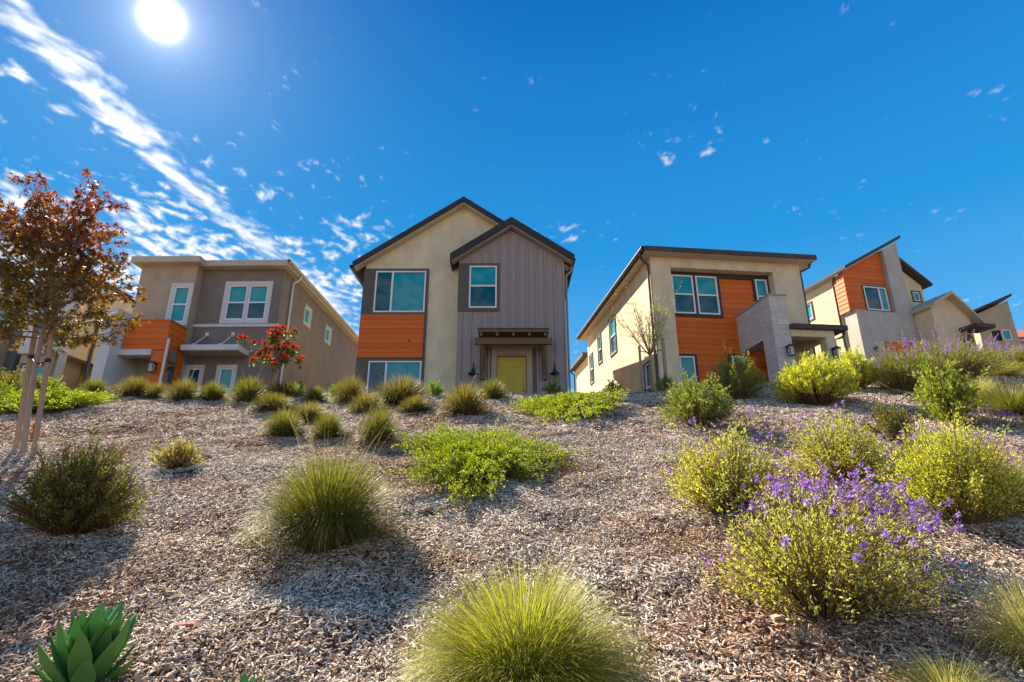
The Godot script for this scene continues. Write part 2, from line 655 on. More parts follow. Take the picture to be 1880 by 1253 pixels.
func box_lamp(parent: Node3D, at: Vector3) -> void:
	var g := Geo.new()
	g.box(Vector3(-0.055, -0.05, 0), Vector3(0.055, 0.14, 0.02))
	g.box(Vector3(-0.10, 0.13, 0.021), Vector3(0.10, 0.15, 0.21))
	g.prism(PackedVector2Array([Vector2(-0.10, 0.1505), Vector2(0.10, 0.1505), Vector2(0.03, 0.19), Vector2(-0.03, 0.19)]), 0.06, 0.17)
	g.box(Vector3(-0.075, -0.14, 0.05), Vector3(0.075, -0.125, 0.19))
	for sx in [-0.07, 0.07]:
		for sz in [0.055, 0.185]:
			g.box(Vector3(sx - 0.006, -0.125, sz - 0.006), Vector3(sx + 0.006, 0.13, sz + 0.006))
	var o := part(parent, "wall_lamp", g, M.lamp_black, Transform3D(Basis.IDENTITY, at))
	var b := Geo.new()
	b.box(Vector3(-0.06, -0.12, 0.065), Vector3(0.06, 0.125, 0.175))
	part(o, "lamp_glass", b, M.lamp_glass)


func slab(parent: Node3D, called: String, mat: Material, lo: Vector3, hi: Vector3) -> MeshInstance3D:
	var g := Geo.new()
	g.box(lo, hi)
	return part(parent, called, g, mat)


func profile(parent: Node3D, called: String, mat: Material, pts: Array, z0: float, z1: float) -> MeshInstance3D:
	var g := Geo.new()
	var p := PackedVector2Array()
	for q in pts:
		p.append(Vector2(q[0], q[1]))
	g.prism(p, z0, z1)
	return part(parent, called, g, mat)


func hip(parent: Node3D, mat: Material, x0: float, x1: float, z0: float, z1: float, y: float, rise: float) -> void:
	var g := Geo.new()
	var m := minf(x1 - x0, z1 - z0) * 0.5
	var cx := (x0 + x1) / 2.0
	var a := Vector3(x0, y, z1)
	var b := Vector3(x1, y, z1)
	var c := Vector3(x1, y, z0)
	var d := Vector3(x0, y, z0)
	var r1 := Vector3(cx, y + rise, z1 - m)
	var r2 := Vector3(cx, y + rise, z0 + m)
	g.tri(a, r1, b)
	g.quad(b, r1, r2, c)
	g.tri(c, r2, d)
	g.quad(d, r2, r1, a)
	part(parent, "roof", g, mat)


const TO_RIGHT := Basis(Vector3(0, 0, -1), Vector3(0, 1, 0), Vector3(1, 0, 0))
const TO_LEFT := Basis(Vector3(0, 0, 1), Vector3(0, 1, 0), Vector3(-1, 0, 0))


# ---------------------------------------------------------------- the houses
func house_centre() -> void:
	var h := thing("gabled_house", "cream and grey-mauve two-storey house with twin gables and yellow front door", "house", Vector3(-1.6, 4.05, -16.0))
	var z := -0.45
	# main wall with the openings of the two left windows
	panel(h, "wall", M.cream, at3(-3.2, 0, z), 3.35, 5.2, [[0.36, 3.75, 1.64, 1.42 + 0.02], [0.36, 0.7, 1.64, 1.43]], 0.25)
	profile(h, "gable_wall", M.cream, [[-3.2, 5.2], [3.1, 5.2], [3.1, 5.45], [-0.03, 7.62], [-3.2, 5.48]], z - 0.25, z)
	slab(h, "side_wall", M.cream, Vector3(-3.2, 0, -6.3), Vector3(-3.0, 5.48, z - 0.25))
	slab(h, "side_wall", M.mauve_board, Vector3(3.1, 0, -6.3), Vector3(3.28, 5.48, -0.202))
	slab(h, "rear_wall", M.cream, Vector3(-3.0, 0, -6.3), Vector3(3.1, 5.48, -6.1))
	# dark surround of the left bay
	panel(h, "window_surround", M.trim_dark, at3(-3.23, 0.3, z + 0.04), 2.12, 4.98, [[0.39, 3.45, 1.64, 1.44], [0.39, 0.4, 1.64, 1.43]], 0.035)
	window(h, at3(-2.84, 3.75, z + 0.04), 1.64, 1.44, "slider", 0.335, "last")
	window(h, at3(-2.84, 0.70, z + 0.04), 1.64, 1.43, "slider", 0.335, "last")
	siding(h, at3(-3.22, 2.24, z + 0.045), 2.03, 1.42, M.orange, 0.158)
	var k := Geo.new()
	k.lathe(PackedVector2Array([Vector2(0.0, 0.03), Vector2(0.03, 0.02), Vector2(0.03, -0.02), Vector2(0.0, -0.03)]), Vector3(-1.62, 2.78, z + 0.09), 10)
	part(h, "hose_tap", k, M.lamp_black)
	# main roof
	profile(h, "roof", M.roof_dark, [[-3.56, 5.40], [-0.03, 7.82], [3.5, 5.40], [3.5, 5.20], [-0.03, 7.62], [-3.56, 5.20]], -6.6, -0.12)
	profile(h, "soffit", M.trim_cream, [[-3.5, 5.235], [-0.03, 7.615], [3.44, 5.235], [3.44, 5.195], [-0.03, 7.575], [-3.5, 5.195]], -0.448, -0.16)
	var gl := Geo.new()
	gl.tube(PackedVector3Array([Vector3(-3.6, 5.24, -0.15), Vector3(-3.6, 5.24, -6.5)]), PackedFloat32Array([0.06, 0.06]), 8)
	part(h, "gutter", gl, M.gutter_dark)
	var gr := Geo.new()
	gr.tube(PackedVector3Array([Vector3(3.55, 5.30, 0.22), Vector3(3.55, 5.30, -6.5)]), PackedFloat32Array([0.07, 0.07]), 8)
	part(h, "gutter", gr, M.gutter_dark)
	downspout(h, M.mauve_board, PackedVector3Array([Vector3(3.52, 5.22, -0.1), Vector3(3.48, 5.02, -0.1), Vector3(3.33, 4.88, -0.1), Vector3(3.33, 0.1, -0.1)]))
	# front bay in board and batten
	panel(h, "wall", M.mauve_board, at3(-0.09, 0, 0), 3.36, 5.2, [[0.34, 3.72, 0.87, 1.44], [1.24, 0.0, 0.89, 2.17]], 0.2)
	slab(h, "side_wall", M.mauve_board, Vector3(-0.09, 0, z), Vector3(0.09, 5.2, -0.202))
	profile(h, "gable_wall", M.mauve_board, [[-0.09, 5.2], [3.27, 5.2], [3.27, 5.36], [1.58, 6.47], [-0.09, 5.36]], -0.2, 0.0)
	for b in 12:
		var bx := 0.03 + b * 0.292
		var top := minf(5.28 + (bx + 0.09) * 0.66, 5.28 + (3.27 - bx) * 0.66) - 0.06
		var runs := [[0.0, top]]
		if bx > -0.1 and bx < 1.24:
			runs = [[0.0, 3.60], [5.26, top]]
		if bx > 0.93 and bx < 2.3:
			runs[0][0] = 2.46
		for r in runs:
			if r[1] - r[0] > 0.08:
				slab(h, "batten", M.mauve_board, Vector3(bx - 0.024, r[0], 0.0), Vector3(bx + 0.024, r[1], 0.05))
	panel(h, "window_surround", M.trim_dark, at3(-0.10, 3.615, 0.056), 1.31, 1.63, [[0.35, 0.105, 0.87, 1.44]], 0.05)
	window(h, at3(0.25, 3.72, 0.04), 0.87, 1.44, "hung", 0.52, "upper")
	profile(h, "roof", M.roof_dark, [[-0.36, 5.48], [1.58, 6.79], [3.58, 5.44], [3.58, 5.18], [1.58, 6.53], [-0.36, 5.20]], -3.6, 0.30)
	profile(h, "soffit", M.mauve_board, [[-0.3, 5.24], [1.58, 6.52], [3.52, 5.215], [3.52, 5.175], [1.58, 6.48], [-0.3, 5.20]], 0.03, 0.27)
	# door
	var door := slab(h, "door", M.door_yellow, Vector3(1.16, 0.02, -0.13), Vector3(2.03, 2.16, -0.08))
	for px in [1.25, 1.64]:
		for q in [[1.82, 2.06], [1.02, 1.72], [0.2, 0.88]]:
			var g := Geo.new()
			g.ring(px, q[0], px + 0.30, q[1], 0.02, -0.08, -0.064)
			g.box(Vector3(px + 0.045, q[0] + 0.045, -0.08), Vector3(px + 0.255, q[1] - 0.045, -0.068))
			part(door, "door_panel", g, M.door_yellow)
	var kn := Geo.new()
	kn.lathe(PackedVector2Array([Vector2(0.0, 0.03), Vector2(0.025, 0.015), Vector2(0.025, -0.015), Vector2(0.0, -0.03)]), Vector3(1.96, 1.0, -0.04), 10)
	part(door, "handle", kn, M.brass)
	slab(door, "lock", M.brass, Vector3(1.94, 1.09, -0.078), Vector3(1.98, 1.15, -0.06))
	var tr := Geo.new()
	tr.box(Vector3(0.98, 0.0, 0.002), Vector3(1.14, 2.20, 0.04))
	tr.box(Vector3(2.05, 0.0, 0.002), Vector3(2.21, 2.20, 0.04))
	tr.box(Vector3(0.98, 2.20, 0.002), Vector3(2.21, 2.40, 0.045))
	part(h, "door_trim", tr, M.beige)
	slab(h, "door_trim", M.trim_dark, Vector3(0.86, 0.0, 0.002), Vector3(0.978, 2.42, 0.03))
	slab(h, "door_trim", M.trim_dark, Vector3(2.212, 0.0, 0.002), Vector3(2.33, 2.42, 0.03))
	# porch shelf on brackets
	var sh := slab(h, "porch_roof", M.porch_wood, Vector3(0.62, 2.66, 0.03), Vector3(2.66, 2.74, 0.85))
	slab(sh, "flashing", M.roof_brown, Vector3(0.60, 2.742, 0.03), Vector3(2.68, 2.765, 0.88))
	for bx in [0.66, 1.13, 1.60, 2.07, 2.54]:
		slab(sh, "rafter", M.porch_wood, Vector3(bx, 2.56, 0.04), Vector3(bx + 0.08, 2.658, 0.80))
	slab(h, "porch_beam", M.porch_wood, Vector3(0.50, 2.36, 0.50), Vector3(2.78, 2.555, 0.62))
	for bx in [0.66, 2.50]:
		var br := slab(h, "bracket", M.porch_wood, Vector3(bx, 1.42, 0.042), Vector3(bx + 0.14, 2.55, 0.16))
		var g := Geo.new()
		g.tube(PackedVector3Array([Vector3(bx + 0.07, 1.55, 0.15), Vector3(bx + 0.07, 1.95, 0.24), Vector3(bx + 0.07, 2.37, 0.54)]), PackedFloat32Array([0.055, 0.055, 0.055]), 4)
		part(br, "brace", g, M.porch_wood)
	barn_lamp(h, Vector3(0.45, 1.56, 0.026))
	barn_lamp(h, Vector3(2.87, 1.56, 0.026))


func house_taupe() -> void:
	var h := thing("taupe_house", "taupe stucco house with orange boarded porch, white fin wall and white-trimmed windows", "house", Vector3(-7.49, 3.93, -16.5), deg_to_rad(-1.0))
	# main front
	panel(h, "wall", M.taupe, at3(-2.75, 0, 0), 2.75, 5.42, [[1.02, 3.65, 1.30, 1.20], [0.16, 0.95, 0.42, 1.10], [1.17, 0.95, 0.44, 1.10]])
	# side to the right
	panel(h, "side_wall", M.taupe, Transform3D(TO_RIGHT, Vector3(0, 0, -0.2)), 8.5, 5.42, [[1.78, 4.30, 0.50, 0.60], [3.98, 4.34, 0.52, 0.56]])
	slab(h, "rear_wall", M.taupe, Vector3(-4.5, 0, -8.9), Vector3(0, 5.42, -8.7))
	slab(h, "side_wall", M.beige, Vector3(-4.5, 0, -8.7), Vector3(-4.3, 5.42, 0.148))
	# left bay
	panel(h, "wall", M.beige, at3(-4.5, 0, 0.35), 1.83, 5.42, [[1.22, 3.45, 0.50, 1.22]])
	slab(h, "bay_side_wall", M.beige, Vector3(-2.87, 0, 0.001), Vector3(-2.67, 5.42, 0.148))
	for w in [[-1.73, 3.65, 0.62], [-1.05, 3.65, 0.62]]:
		window(h, at3(w[0], w[1], 0.0), w[2], 1.20, "hung", 0.5, "upper")
	var mid := Geo.new()
	mid.box(Vector3(-1.11, 3.65, -0.1), Vector3(-1.05, 4.85, 0.035))
	part(h, "window_trim", mid, M.trim_white)
	window_trim(h, at3(-1.73, 3.65, 0.0), 1.30, 1.20, 0.13, M.trim_white)
	window(h, at3(-3.28, 3.45, 0.35), 0.50, 1.22, "hung", 0.5, "all")
	window_trim(h, at3(-3.28, 3.45, 0.35), 0.50, 1.22, 0.11, M.trim_white)
	for wx in [[-2.59, 0.42, "none"], [-1.58, 0.44, "all"]]:
		window(h, at3(wx[0], 0.95, 0.0), wx[1], 1.10, "hung", 0.4, wx[2])
		window_trim(h, at3(wx[0], 0.95, 0.0), wx[1], 1.10, 0.10, M.trim_white)
	for q in [[2.18 - 0.4, 4.30, 0.50, 0.60], [4.38 - 0.4, 4.34, 0.52, 0.56]]:
		var xf := Transform3D(TO_RIGHT, Vector3(0, q[1], -0.2 - q[0]))
		window(h, xf, q[2], q[3], "fixed")
		window_trim(h, xf, q[2], q[3], 0.09, M.trim_cream)
	slab(h, "wall_vent", M.lamp_black, Vector3(0.001, 1.55, -5.2), Vector3(0.05, 1.70, -5.04))
	# belt moulding that turns the corner
	var belt := Geo.new()
	belt.box(Vector3(-2.668, 3.40, 0.0), Vector3(0.05, 3.50, 0.05))
	belt.box(Vector3(0.0, 3.40, -0.55), Vector3(0.05, 3.50, 0.0))
	part(h, "belt_moulding", belt, M.trim_white)
	# eaves and hip roof
	slab(h, "fascia", M.trim_cream, Vector3(-4.72, 5.42, -9.1), Vector3(0.22, 5.62, 0.30))
	slab(h, "fascia", M.trim_cream, Vector3(-4.72, 5.42, 0.30), Vector3(-2.5, 5.62, 0.62))
	var gut := Geo.new()
	gut.tube(PackedVector3Array([Vector3(0.26, 5.56, 0.35), Vector3(0.26, 5.56, -9.1)]), PackedFloat32Array([0.06, 0.06]), 8)
	part(h, "gutter", gut, M.trim_cream)
	hip(h, M.roof_brown, -4.7, 0.2, -9.08, 0.28, 5.622, 0.75)
	downspout(h, M.gutter_white, PackedVector3Array([Vector3(0.26, 5.5, -0.75), Vector3(0.22, 5.34, -0.72), Vector3(0.06, 5.2, -0.66), Vector3(0.06, 5.0, -0.65), Vector3(0.06, 0.1, -0.65)]))
	# metal awning on rods over the lower windows
	var aw := slab(h, "awning", M.awning, Vector3(-2.5, 2.43, 0.001), Vector3(-0.75, 2.60, 0.72))
	slab(aw, "awning_soffit", M.trim_cream, Vector3(-2.46, 2.415, 0.02), Vector3(-0.79, 2.43, 0.68))
	for rx in [-2.18, -1.35]:
		var g := Geo.new()
		g.tube(PackedVector3Array([Vector3(rx, 3.14, 0.02), Vector3(rx, 2.61, 0.62)]), PackedFloat32Array([0.022, 0.022]), 8)
		g.box(Vector3(rx - 0.05, 3.08, 0.0), Vector3(rx + 0.05, 3.22, 0.03))
		g.box(Vector3(rx - 0.035, 2.60, 0.57), Vector3(rx + 0.035, 2.65, 0.67))
		part(aw, "support_rod", g, M.awning)
	# orange porch
	slab(h, "porch_block", M.taupe_board, Vector3(-3.88, 2.30, 0.36), Vector3(-2.66, 3.16, 1.16))
	siding(h, at3(-3.92, 2.30, 1.16), 1.28, 0.92, M.orange)
	siding(h, Transform3D(TO_RIGHT, Vector3(-2.66, 2.30, 1.17)), 0.82, 0.92, M.orange)
	slab(h, "porch_cap", M.orange[1], Vector3(-3.93, 3.221, 0.36), Vector3(-2.62, 3.24, 1.19))
	slab(h, "porch_post", M.taupe_board, Vector3(-2.98, 0, 0.95), Vector3(-2.66, 2.298, 1.16))
	siding(h, at3(-3.0, 0.0, 1.16), 0.36, 2.295, M.orange)
	siding(h, Transform3D(TO_RIGHT, Vector3(-2.66, 0.0, 1.17)), 0.24, 2.295, M.orange)
	slab(h, "porch_lintel", M.trim_white, Vector3(-3.98, 2.12, 0.9), Vector3(-3.001, 2.296, 1.25))
	# orange return under the awning end
	slab(h, "porch_return", M.taupe_board, Vector3(-2.66, 2.04, 0.36), Vector3(-2.62, 2.43, 0.9))
	siding(h, Transform3D(TO_RIGHT, Vector3(-2.60, 0.0, 0.62)), 0.26, 2.42, M.orange)
	downspout(h, M.gutter_white, PackedVector3Array([Vector3(-2.56, 2.62, 1.22), Vector3(-2.56, 2.5, 1.22), Vector3(-2.56, 0.1, 1.22)]), 0.04)
	# entrance under the porch
	var dr := slab(h, "door", M.door_dark, Vector3(-3.42, 0.02, 0.352), Vector3(-2.72, 2.0, 0.40))
	slab(dr, "door_light", M.glass_dark, Vector3(-3.25, 0.6, 0.402), Vector3(-2.9, 1.85, 0.41))
	var dt := Geo.new()
	dt.box(Vector3(-3.56, 0, 0.351), Vector3(-3.42, 2.0, 0.41))
	dt.box(Vector3(-3.56, 2.0, 0.351), Vector3(-2.68, 2.14, 0.41))
	part(h, "door_trim", dt, M.trim_cream)
	box_lamp(h, Vector3(-2.83, 1.72, 1.195))
	# white fin wall
	slab(h, "fin_wall", M.pale, Vector3(-4.30, 0, 0.352), Vector3(-3.96, 3.46, 1.6))


func house_boxy() -> void:
	var h := thing("boxy_house", "cream house with recessed orange siding, dark eave and grey stone entry portal", "house", Vector3(4.358, 4.05, -15.7), deg_to_rad(6.5))
	var z := -0.35
	# piers and beam round the recess
	slab(h, "wall_pier", M.cream_warm, Vector3(0, 0, z - 0.2), Vector3(0.64, 5.36, 0))
	slab(h, "wall_pier", M.cream_warm, Vector3(4.06, 0, z - 0.2), Vector3(5.0, 5.36, 0))
	slab(h, "wall_beam", M.cream_warm, Vector3(0.64, 5.03, z - 0.2), Vector3(4.06, 5.36, -0.002))
	panel(h, "wall", M.cream_warm, at3(0.64, 0, z), 3.42, 5.03, [[0.12, 3.62, 1.52, 1.27], [2.94, 3.62, 0.40, 1.27], [0.16, 1.15, 0.42, 1.0], [1.80, 1.15, 0.44, 1.0]])
	# left side wall, sunlit, with its windows
	panel(h, "side_wall", M.cream_warm, Transform3D(TO_LEFT, Vector3(0, 0, -8.2)), 7.65, 5.36, [[3.55, 3.45, 0.72, 1.42], [1.80, 3.62, 0.46, 1.14], [0.35, 3.1, 0.5, 1.25], [7.0, 0.6, 0.55, 1.5]])
	slab(h, "side_wall", M.cream_warm, Vector3(4.8, 0, -8.2), Vector3(5.0, 5.36, z - 0.2))
	slab(h, "rear_wall", M.cream_warm, Vector3(0.2, 0, -8.4), Vector3(4.8, 5.36, -8.2))
	slab(h, "rear_wing", M.cream_warm, Vector3(0.12, 0, -11.2), Vector3(4.8, 4.62, -8.4))
	slab(h, "fascia", M.roof_brown, Vector3(-0.15, 4.62, -11.5), Vector3(5.0, 4.78, -8.6))
	for q in [[3.55, 3.45, 0.72, 1.42], [1.80, 3.62, 0.46, 1.14], [0.35, 3.1, 0.5, 1.25], [7.0, 0.6, 0.55, 1.5]]:
		var xf := Transform3D(TO_LEFT, Vector3(0, q[1], -8.2 + q[0]))
		window(h, xf, q[2], q[3], "hung", 0.5, "none" if q[0] > 5.0 else "upper")
		window_trim(h, xf, q[2], q[3], 0.055, M.trim_black)
	# eave
	slab(h, "soffit", M.trim_cream, Vector3(-0.28, 5.36, -8.65), Vector3(5.38, 5.40, 0.34))
	slab(h, "fascia", M.roof_brown, Vector3(-0.31, 5.375, -8.68), Vector3(5.41, 5.54, 0.37))
	hip(h, M.roof_brown, -0.30, 5.40, -8.66, 0.36, 5.542, 0.8)
	var gut := Geo.new()
	gut.tube(PackedVector3Array([Vector3(-0.36, 5.46, 0.38), Vector3(-0.36, 5.46, -8.6)]), PackedFloat32Array([0.06, 0.06]), 8)
	part(h, "gutter", gut, M.gutter_dark)
	downspout(h, M.gutter_dark, PackedVector3Array([Vector3(-0.34, 5.40, 0.1), Vector3(-0.30, 5.28, 0.0), Vector3(-0.05, 5.12, -0.12), Vector3(-0.05, 4.9, -0.12), Vector3(-0.05, 0.1, -0.12)]), 0.04)
	downspout(h, M.gutter_dark, PackedVector3Array([Vector3(5.36, 5.40, 0.1), Vector3(5.32, 5.24, 0.05), Vector3(5.05, 5.10, -0.05), Vector3(5.05, 4.9, -0.05), Vector3(5.05, 0.1, -0.05)]), 0.04)
	downspout(h, M.gutter_dark, PackedVector3Array([Vector3(-0.12, 4.66, -11.3), Vector3(-0.1, 4.5, -11.25), Vector3(0.05, 4.35, -11.2), Vector3(0.05, 0.1, -11.2)]), 0.04)
	# siding and windows in the recess
	siding(h, at3(0.642, 0.0, z + 0.003), 3.416, 4.86, M.orange, 0.175, [[0.11, 3.59, 1.52, 1.31], [2.93, 3.57, 0.41, 1.31], [0.12, 1.13, 0.48, 1.06], [1.80, 1.13, 0.42, 1.12]])
	slab(h, "siding_header", M.trim_black, Vector3(0.642, 4.865, z + 0.001), Vector3(4.058, 5.028, z + 0.06))
	var s := Geo.new()
	s.ring(0.66, 3.50, 2.36, 5.0, 0.10, z + 0.03, z + 0.075)
	s.box(Vector3(1.46, 3.60, z + 0.03), Vector3(1.56, 4.90, z + 0.075))
	part(h, "window_trim", s, M.trim_black)
	window(h, at3(0.755, 3.59, z + 0.075), 0.71, 1.31, "hung", 0.5, "upper")
	window(h, at3(1.555, 3.59, z + 0.075), 0.71, 1.31, "hung", 0.5, "upper")
	var s2 := Geo.new()
	s2.ring(3.50, 3.50, 4.055, 5.0, 0.08, z + 0.03, z + 0.075)
	part(h, "window_trim", s2, M.trim_black)
	window(h, at3(3.575, 3.57, z + 0.075), 0.405, 1.31, "hung", 0.55, "upper")
	var s3 := Geo.new()
	s3.ring(0.68, 1.05, 1.33, 2.27, 0.09, z + 0.03, z + 0.075)
	part(h, "window_trim", s3, M.trim_black)
	window(h, at3(0.765, 1.13, z + 0.075), 0.48, 1.06, "hung", 0.28, "upper")
	var s4 := Geo.new()
	s4.ring(2.36, 1.05, 2.95, 2.33, 0.09, z + 0.03, z + 0.075)
	part(h, "window_trim", s4, M.trim_black)
	window(h, at3(2.445, 1.13, z + 0.075), 0.42, 1.12, "hung", 0.28, "none")
	# stone portal: a front leg, a lintel back to the wall
	slab(h, "portal_core", M.grey_stucco, Vector3(2.83, 0, 0.98), Vector3(3.27, 3.50, 1.47))
	slab(h, "portal_core", M.grey_stucco, Vector3(2.83, 2.40, z + 0.03), Vector3(3.27, 3.50, 0.98))
	slab(h, "portal_cap", M.concrete, Vector3(2.77, 3.545, z + 0.031), Vector3(3.33, 3.59, 1.53))
	var st := Geo.new()
	rng.seed = 404
	for face in 4:
		var x0: float = [0.0, 0.0, 0.0, 0.0][face]
		var run: float = [0.5, 0.55, 0.98 - z - 0.03, 0.55][face]
		var y := 0.0 if face != 2 else 2.37
		while y < 3.54:
			var hh := rng.randf_range(0.035, 0.075)
			var u := x0
			while u < run:
				var len := minf(rng.randf_range(0.14, 0.42), run - u)
				var pr := rng.randf_range(0.026, 0.036)
				var t := rng.randf_range(0.88, 1.06)
				st.col = Color(0.60 * t, 0.55 * t, 0.50 * t)
				var lo: Vector3
				var hi: Vector3
				var y1 := minf(y + hh - 0.004, 3.543)
				if face == 0:
					lo = Vector3(2.8 + u, y, 1.47); hi = Vector3(2.8 + u + len - 0.004, y1, 1.47 + pr)
				elif face == 1:
					lo = Vector3(2.83 - pr, y, 1.49 - u - len); hi = Vector3(2.83, y1, 1.49 - u - 0.004)
				elif face == 2:
					lo = Vector3(2.83 - pr, y, 0.94 - u - len); hi = Vector3(2.83, y1, 0.94 - u - 0.004)
				else:
					lo = Vector3(3.27, y, 1.49 - u - len); hi = Vector3(3.27 + pr, y1, 1.49 - u - 0.004)
				st.box(lo, hi)
				u += len
			y += hh
	var stone := part(h, "stone_cladding", st, M.stone)
	stone.set_meta("kind", "stuff")
	# porch to the right of the portal
	slab(h, "porch_roof", M.roof_brown, Vector3(3.32, 2.54, 0.003), Vector3(4.98, 2.68, 1.62))
	slab(h, "porch_beam", M.cream_warm, Vector3(3.315, 2.34, 1.22), Vector3(4.62, 2.538, 1.5))
	slab(h, "porch_beam", M.cream_warm, Vector3(4.34, 2.34, 0.003), Vector3(4.62, 2.538, 1.22))
	slab(h, "porch_post", M.cream_warm, Vector3(4.34, 0, 1.22), Vector3(4.62, 2.338, 1.5))
	slab(h, "porch_ceiling", M.trim_cream, Vector3(3.315, 2.50, 0.003), Vector3(4.338, 2.538, 1.218))
	downspout(h, M.gutter_dark, PackedVector3Array([Vector3(4.93, 2.54, 1.5), Vector3(4.93, 2.45, 1.5), Vector3(4.85, 2.36, 1.48), Vector3(4.66, 2.30, 1.42), Vector3(4.66, 0.1, 1.42)]), 0.035)
	slab(h, "door", M.door_dark, Vector3(3.42, 0.02, 0.003), Vector3(4.0, 2.1, 0.04))
	box_lamp(h, Vector3(3.14, 1.86, 1.51))
	box_lamp(h, Vector3(4.50, 1.84, 1.502))


func house_slanted() -> void:
	var h := thing("slanted_house", "cream house with steep slanted roof, tall grey fin and orange corner siding", "house", Vector3(13.19, 4.8, -20.0), deg_to_rad(11.0))
	# upper orange corner under the slanted roof
	profile(h, "wall", M.taupe_board, [[0.04, 4.4], [1.95, 4.4], [1.95, 7.22], [0.04, 6.15]], -0.3, -0.06)
	for k in 16:
		var y0 := 4.46 + k * 0.178
		var y1 := y0 + 0.172
		var spans := [[0.0, 1.94]]
		if y1 > 4.55 and y0 < 5.54:
			spans = [[0.0, 0.80], [1.84, 1.94]]
		for r in spans:
			var xa := maxf(r[0], (y0 - 6.128) / 0.562)
			var xb := maxf(r[0], (y1 - 6.128) / 0.562)
			if xa < r[1] - 0.03:
				profile(h, "siding_board", M.orange[k % 3], [[xa, y0], [r[1], y0], [r[1], y1], [minf(xb, r[1] - 0.005), y1]] if xb < r[1] else [[xa, y0], [r[1], y0], [r[1], 6.128 + 0.562 * r[1]]], -0.058, -0.03 - 0.004 * (k % 2))
	siding(h, Transform3D(TO_LEFT, Vector3(0.04, 4.46, -0.56)), 0.50, 1.62, M.orange)
	window(h, at3(0.80, 4.55, 0.0), 1.04, 1.0, "slider", 0.68, "last")
	window_trim(h, at3(0.80, 4.55, -0.03), 1.04, 1.0, 0.03, M.trim_dark)
	# lower grey wall and the fin that rises from it
	slab(h, "wall", M.grey_stucco, Vector3(0.10, 0, -0.45), Vector3(2.72, 4.45, 0.14))
	profile(h, "fin_wall", M.grey_stucco, [[1.97, 4.452], [2.70, 4.452], [2.70, 7.60], [1.97, 7.20]], -0.45, 0.14)
	# sunlit left wall
	panel(h, "side_wall", M.cream_warm, Transform3D(TO_LEFT, Vector3(0.1, 0, -7.5)), 6.9, 6.175, [[4.86, 4.90, 0.56, 0.70]])
	var xf := Transform3D(TO_LEFT, Vector3(0.1, 4.90, -2.64))
	window(h, xf, 0.56, 0.70, "fixed")
	window_trim(h, xf, 0.56, 0.70, 0.07, M.trim_dark)
	slab(h, "rear_wall", M.cream_warm, Vector3(0.3, 0, -7.7), Vector3(4.0, 6.0, -7.5))
	profile(h, "roof", M.roof_brown, [[-0.12, 6.12], [2.86, 7.78], [2.86, 7.90], [-0.12, 6.24]], -7.9, 0.28)
	profile(h, "soffit", M.trim_cream, [[-0.08, 6.09], [2.82, 7.72], [2.82, 7.755], [-0.08, 6.13]], -7.8, 0.22)
	downspout(h, M.gutter_dark, PackedVector3Array([Vector3(0.0, 6.05, -0.5), Vector3(-0.02, 5.9, -0.6), Vector3(0.06, 5.75, -0.66), Vector3(0.06, 0.2, -0.66)]), 0.035)
	# right half under a roof that falls the other way
	panel(h, "wall", M.cream_warm, at3(2.72, 0, -0.3), 1.25, 5.75, [[0.70, 5.24, 0.34, 0.40]])
	profile(h, "gable_wall", M.cream_warm, [[2.72, 5.75], [3.97, 5.75], [3.97, 5.95], [2.72, 6.95]], -0.5, -0.3)
	window(h, at3(3.42, 5.24, -0.3), 0.34, 0.40, "fixed")
	window_trim(h, at3(3.42, 5.24, -0.3), 0.34, 0.40, 0.05, M.trim_dark)
	slab(h, "side_wall", M.cream_warm, Vector3(3.77, 0, -7.5), Vector3(3.97, 5.9, -0.5))
	profile(h, "roof", M.roof_brown, [[2.72, 7.02], [4.2, 5.86], [4.2, 5.98], [2.72, 7.16]], -7.9, 0.0)
	# porch gable
	profile(h, "porch_wall", M.cream_warm, [[2.74, 0.0], [4.42, 0.0], [4.42, 4.1], [3.55, 4.95], [2.74, 4.48]], -0.29, 0.9)
	profile(h, "porch_roof", M.trim_cream, [[2.60, 4.41], [3.55, 4.96], [4.74, 3.80], [4.74, 3.90], [3.55, 5.08], [2.60, 4.52]], -0.29, 1.2)
	slab(h, "canopy", M.roof_brown, Vector3(3.75, 3.50, 0.901), Vector3(4.62, 3.64, 1.6))
	var dr := slab(h, "door", M.trim_dark, Vector3(3.72, 1.2, 0.901), Vector3(4.30, 3.4, 0.94))
	slab(dr, "door_light", M.glass_dark, Vector3(3.85, 2.3, 0.942), Vector3(4.2, 3.2, 0.95))
	var gd := slab(h, "garage_door", M.orange[1], Vector3(1.10, 0.2, 0.142), Vector3(2.60, 3.20, 0.18))
	for k in 3:
		slab(gd, "pane", M.glass_dark, Vector3(1.2 + k * 0.46, 2.45, 0.182), Vector3(1.58 + k * 0.46, 2.75, 0.19))
	box_lamp(h, Vector3(0.62, 2.75, 0.142))


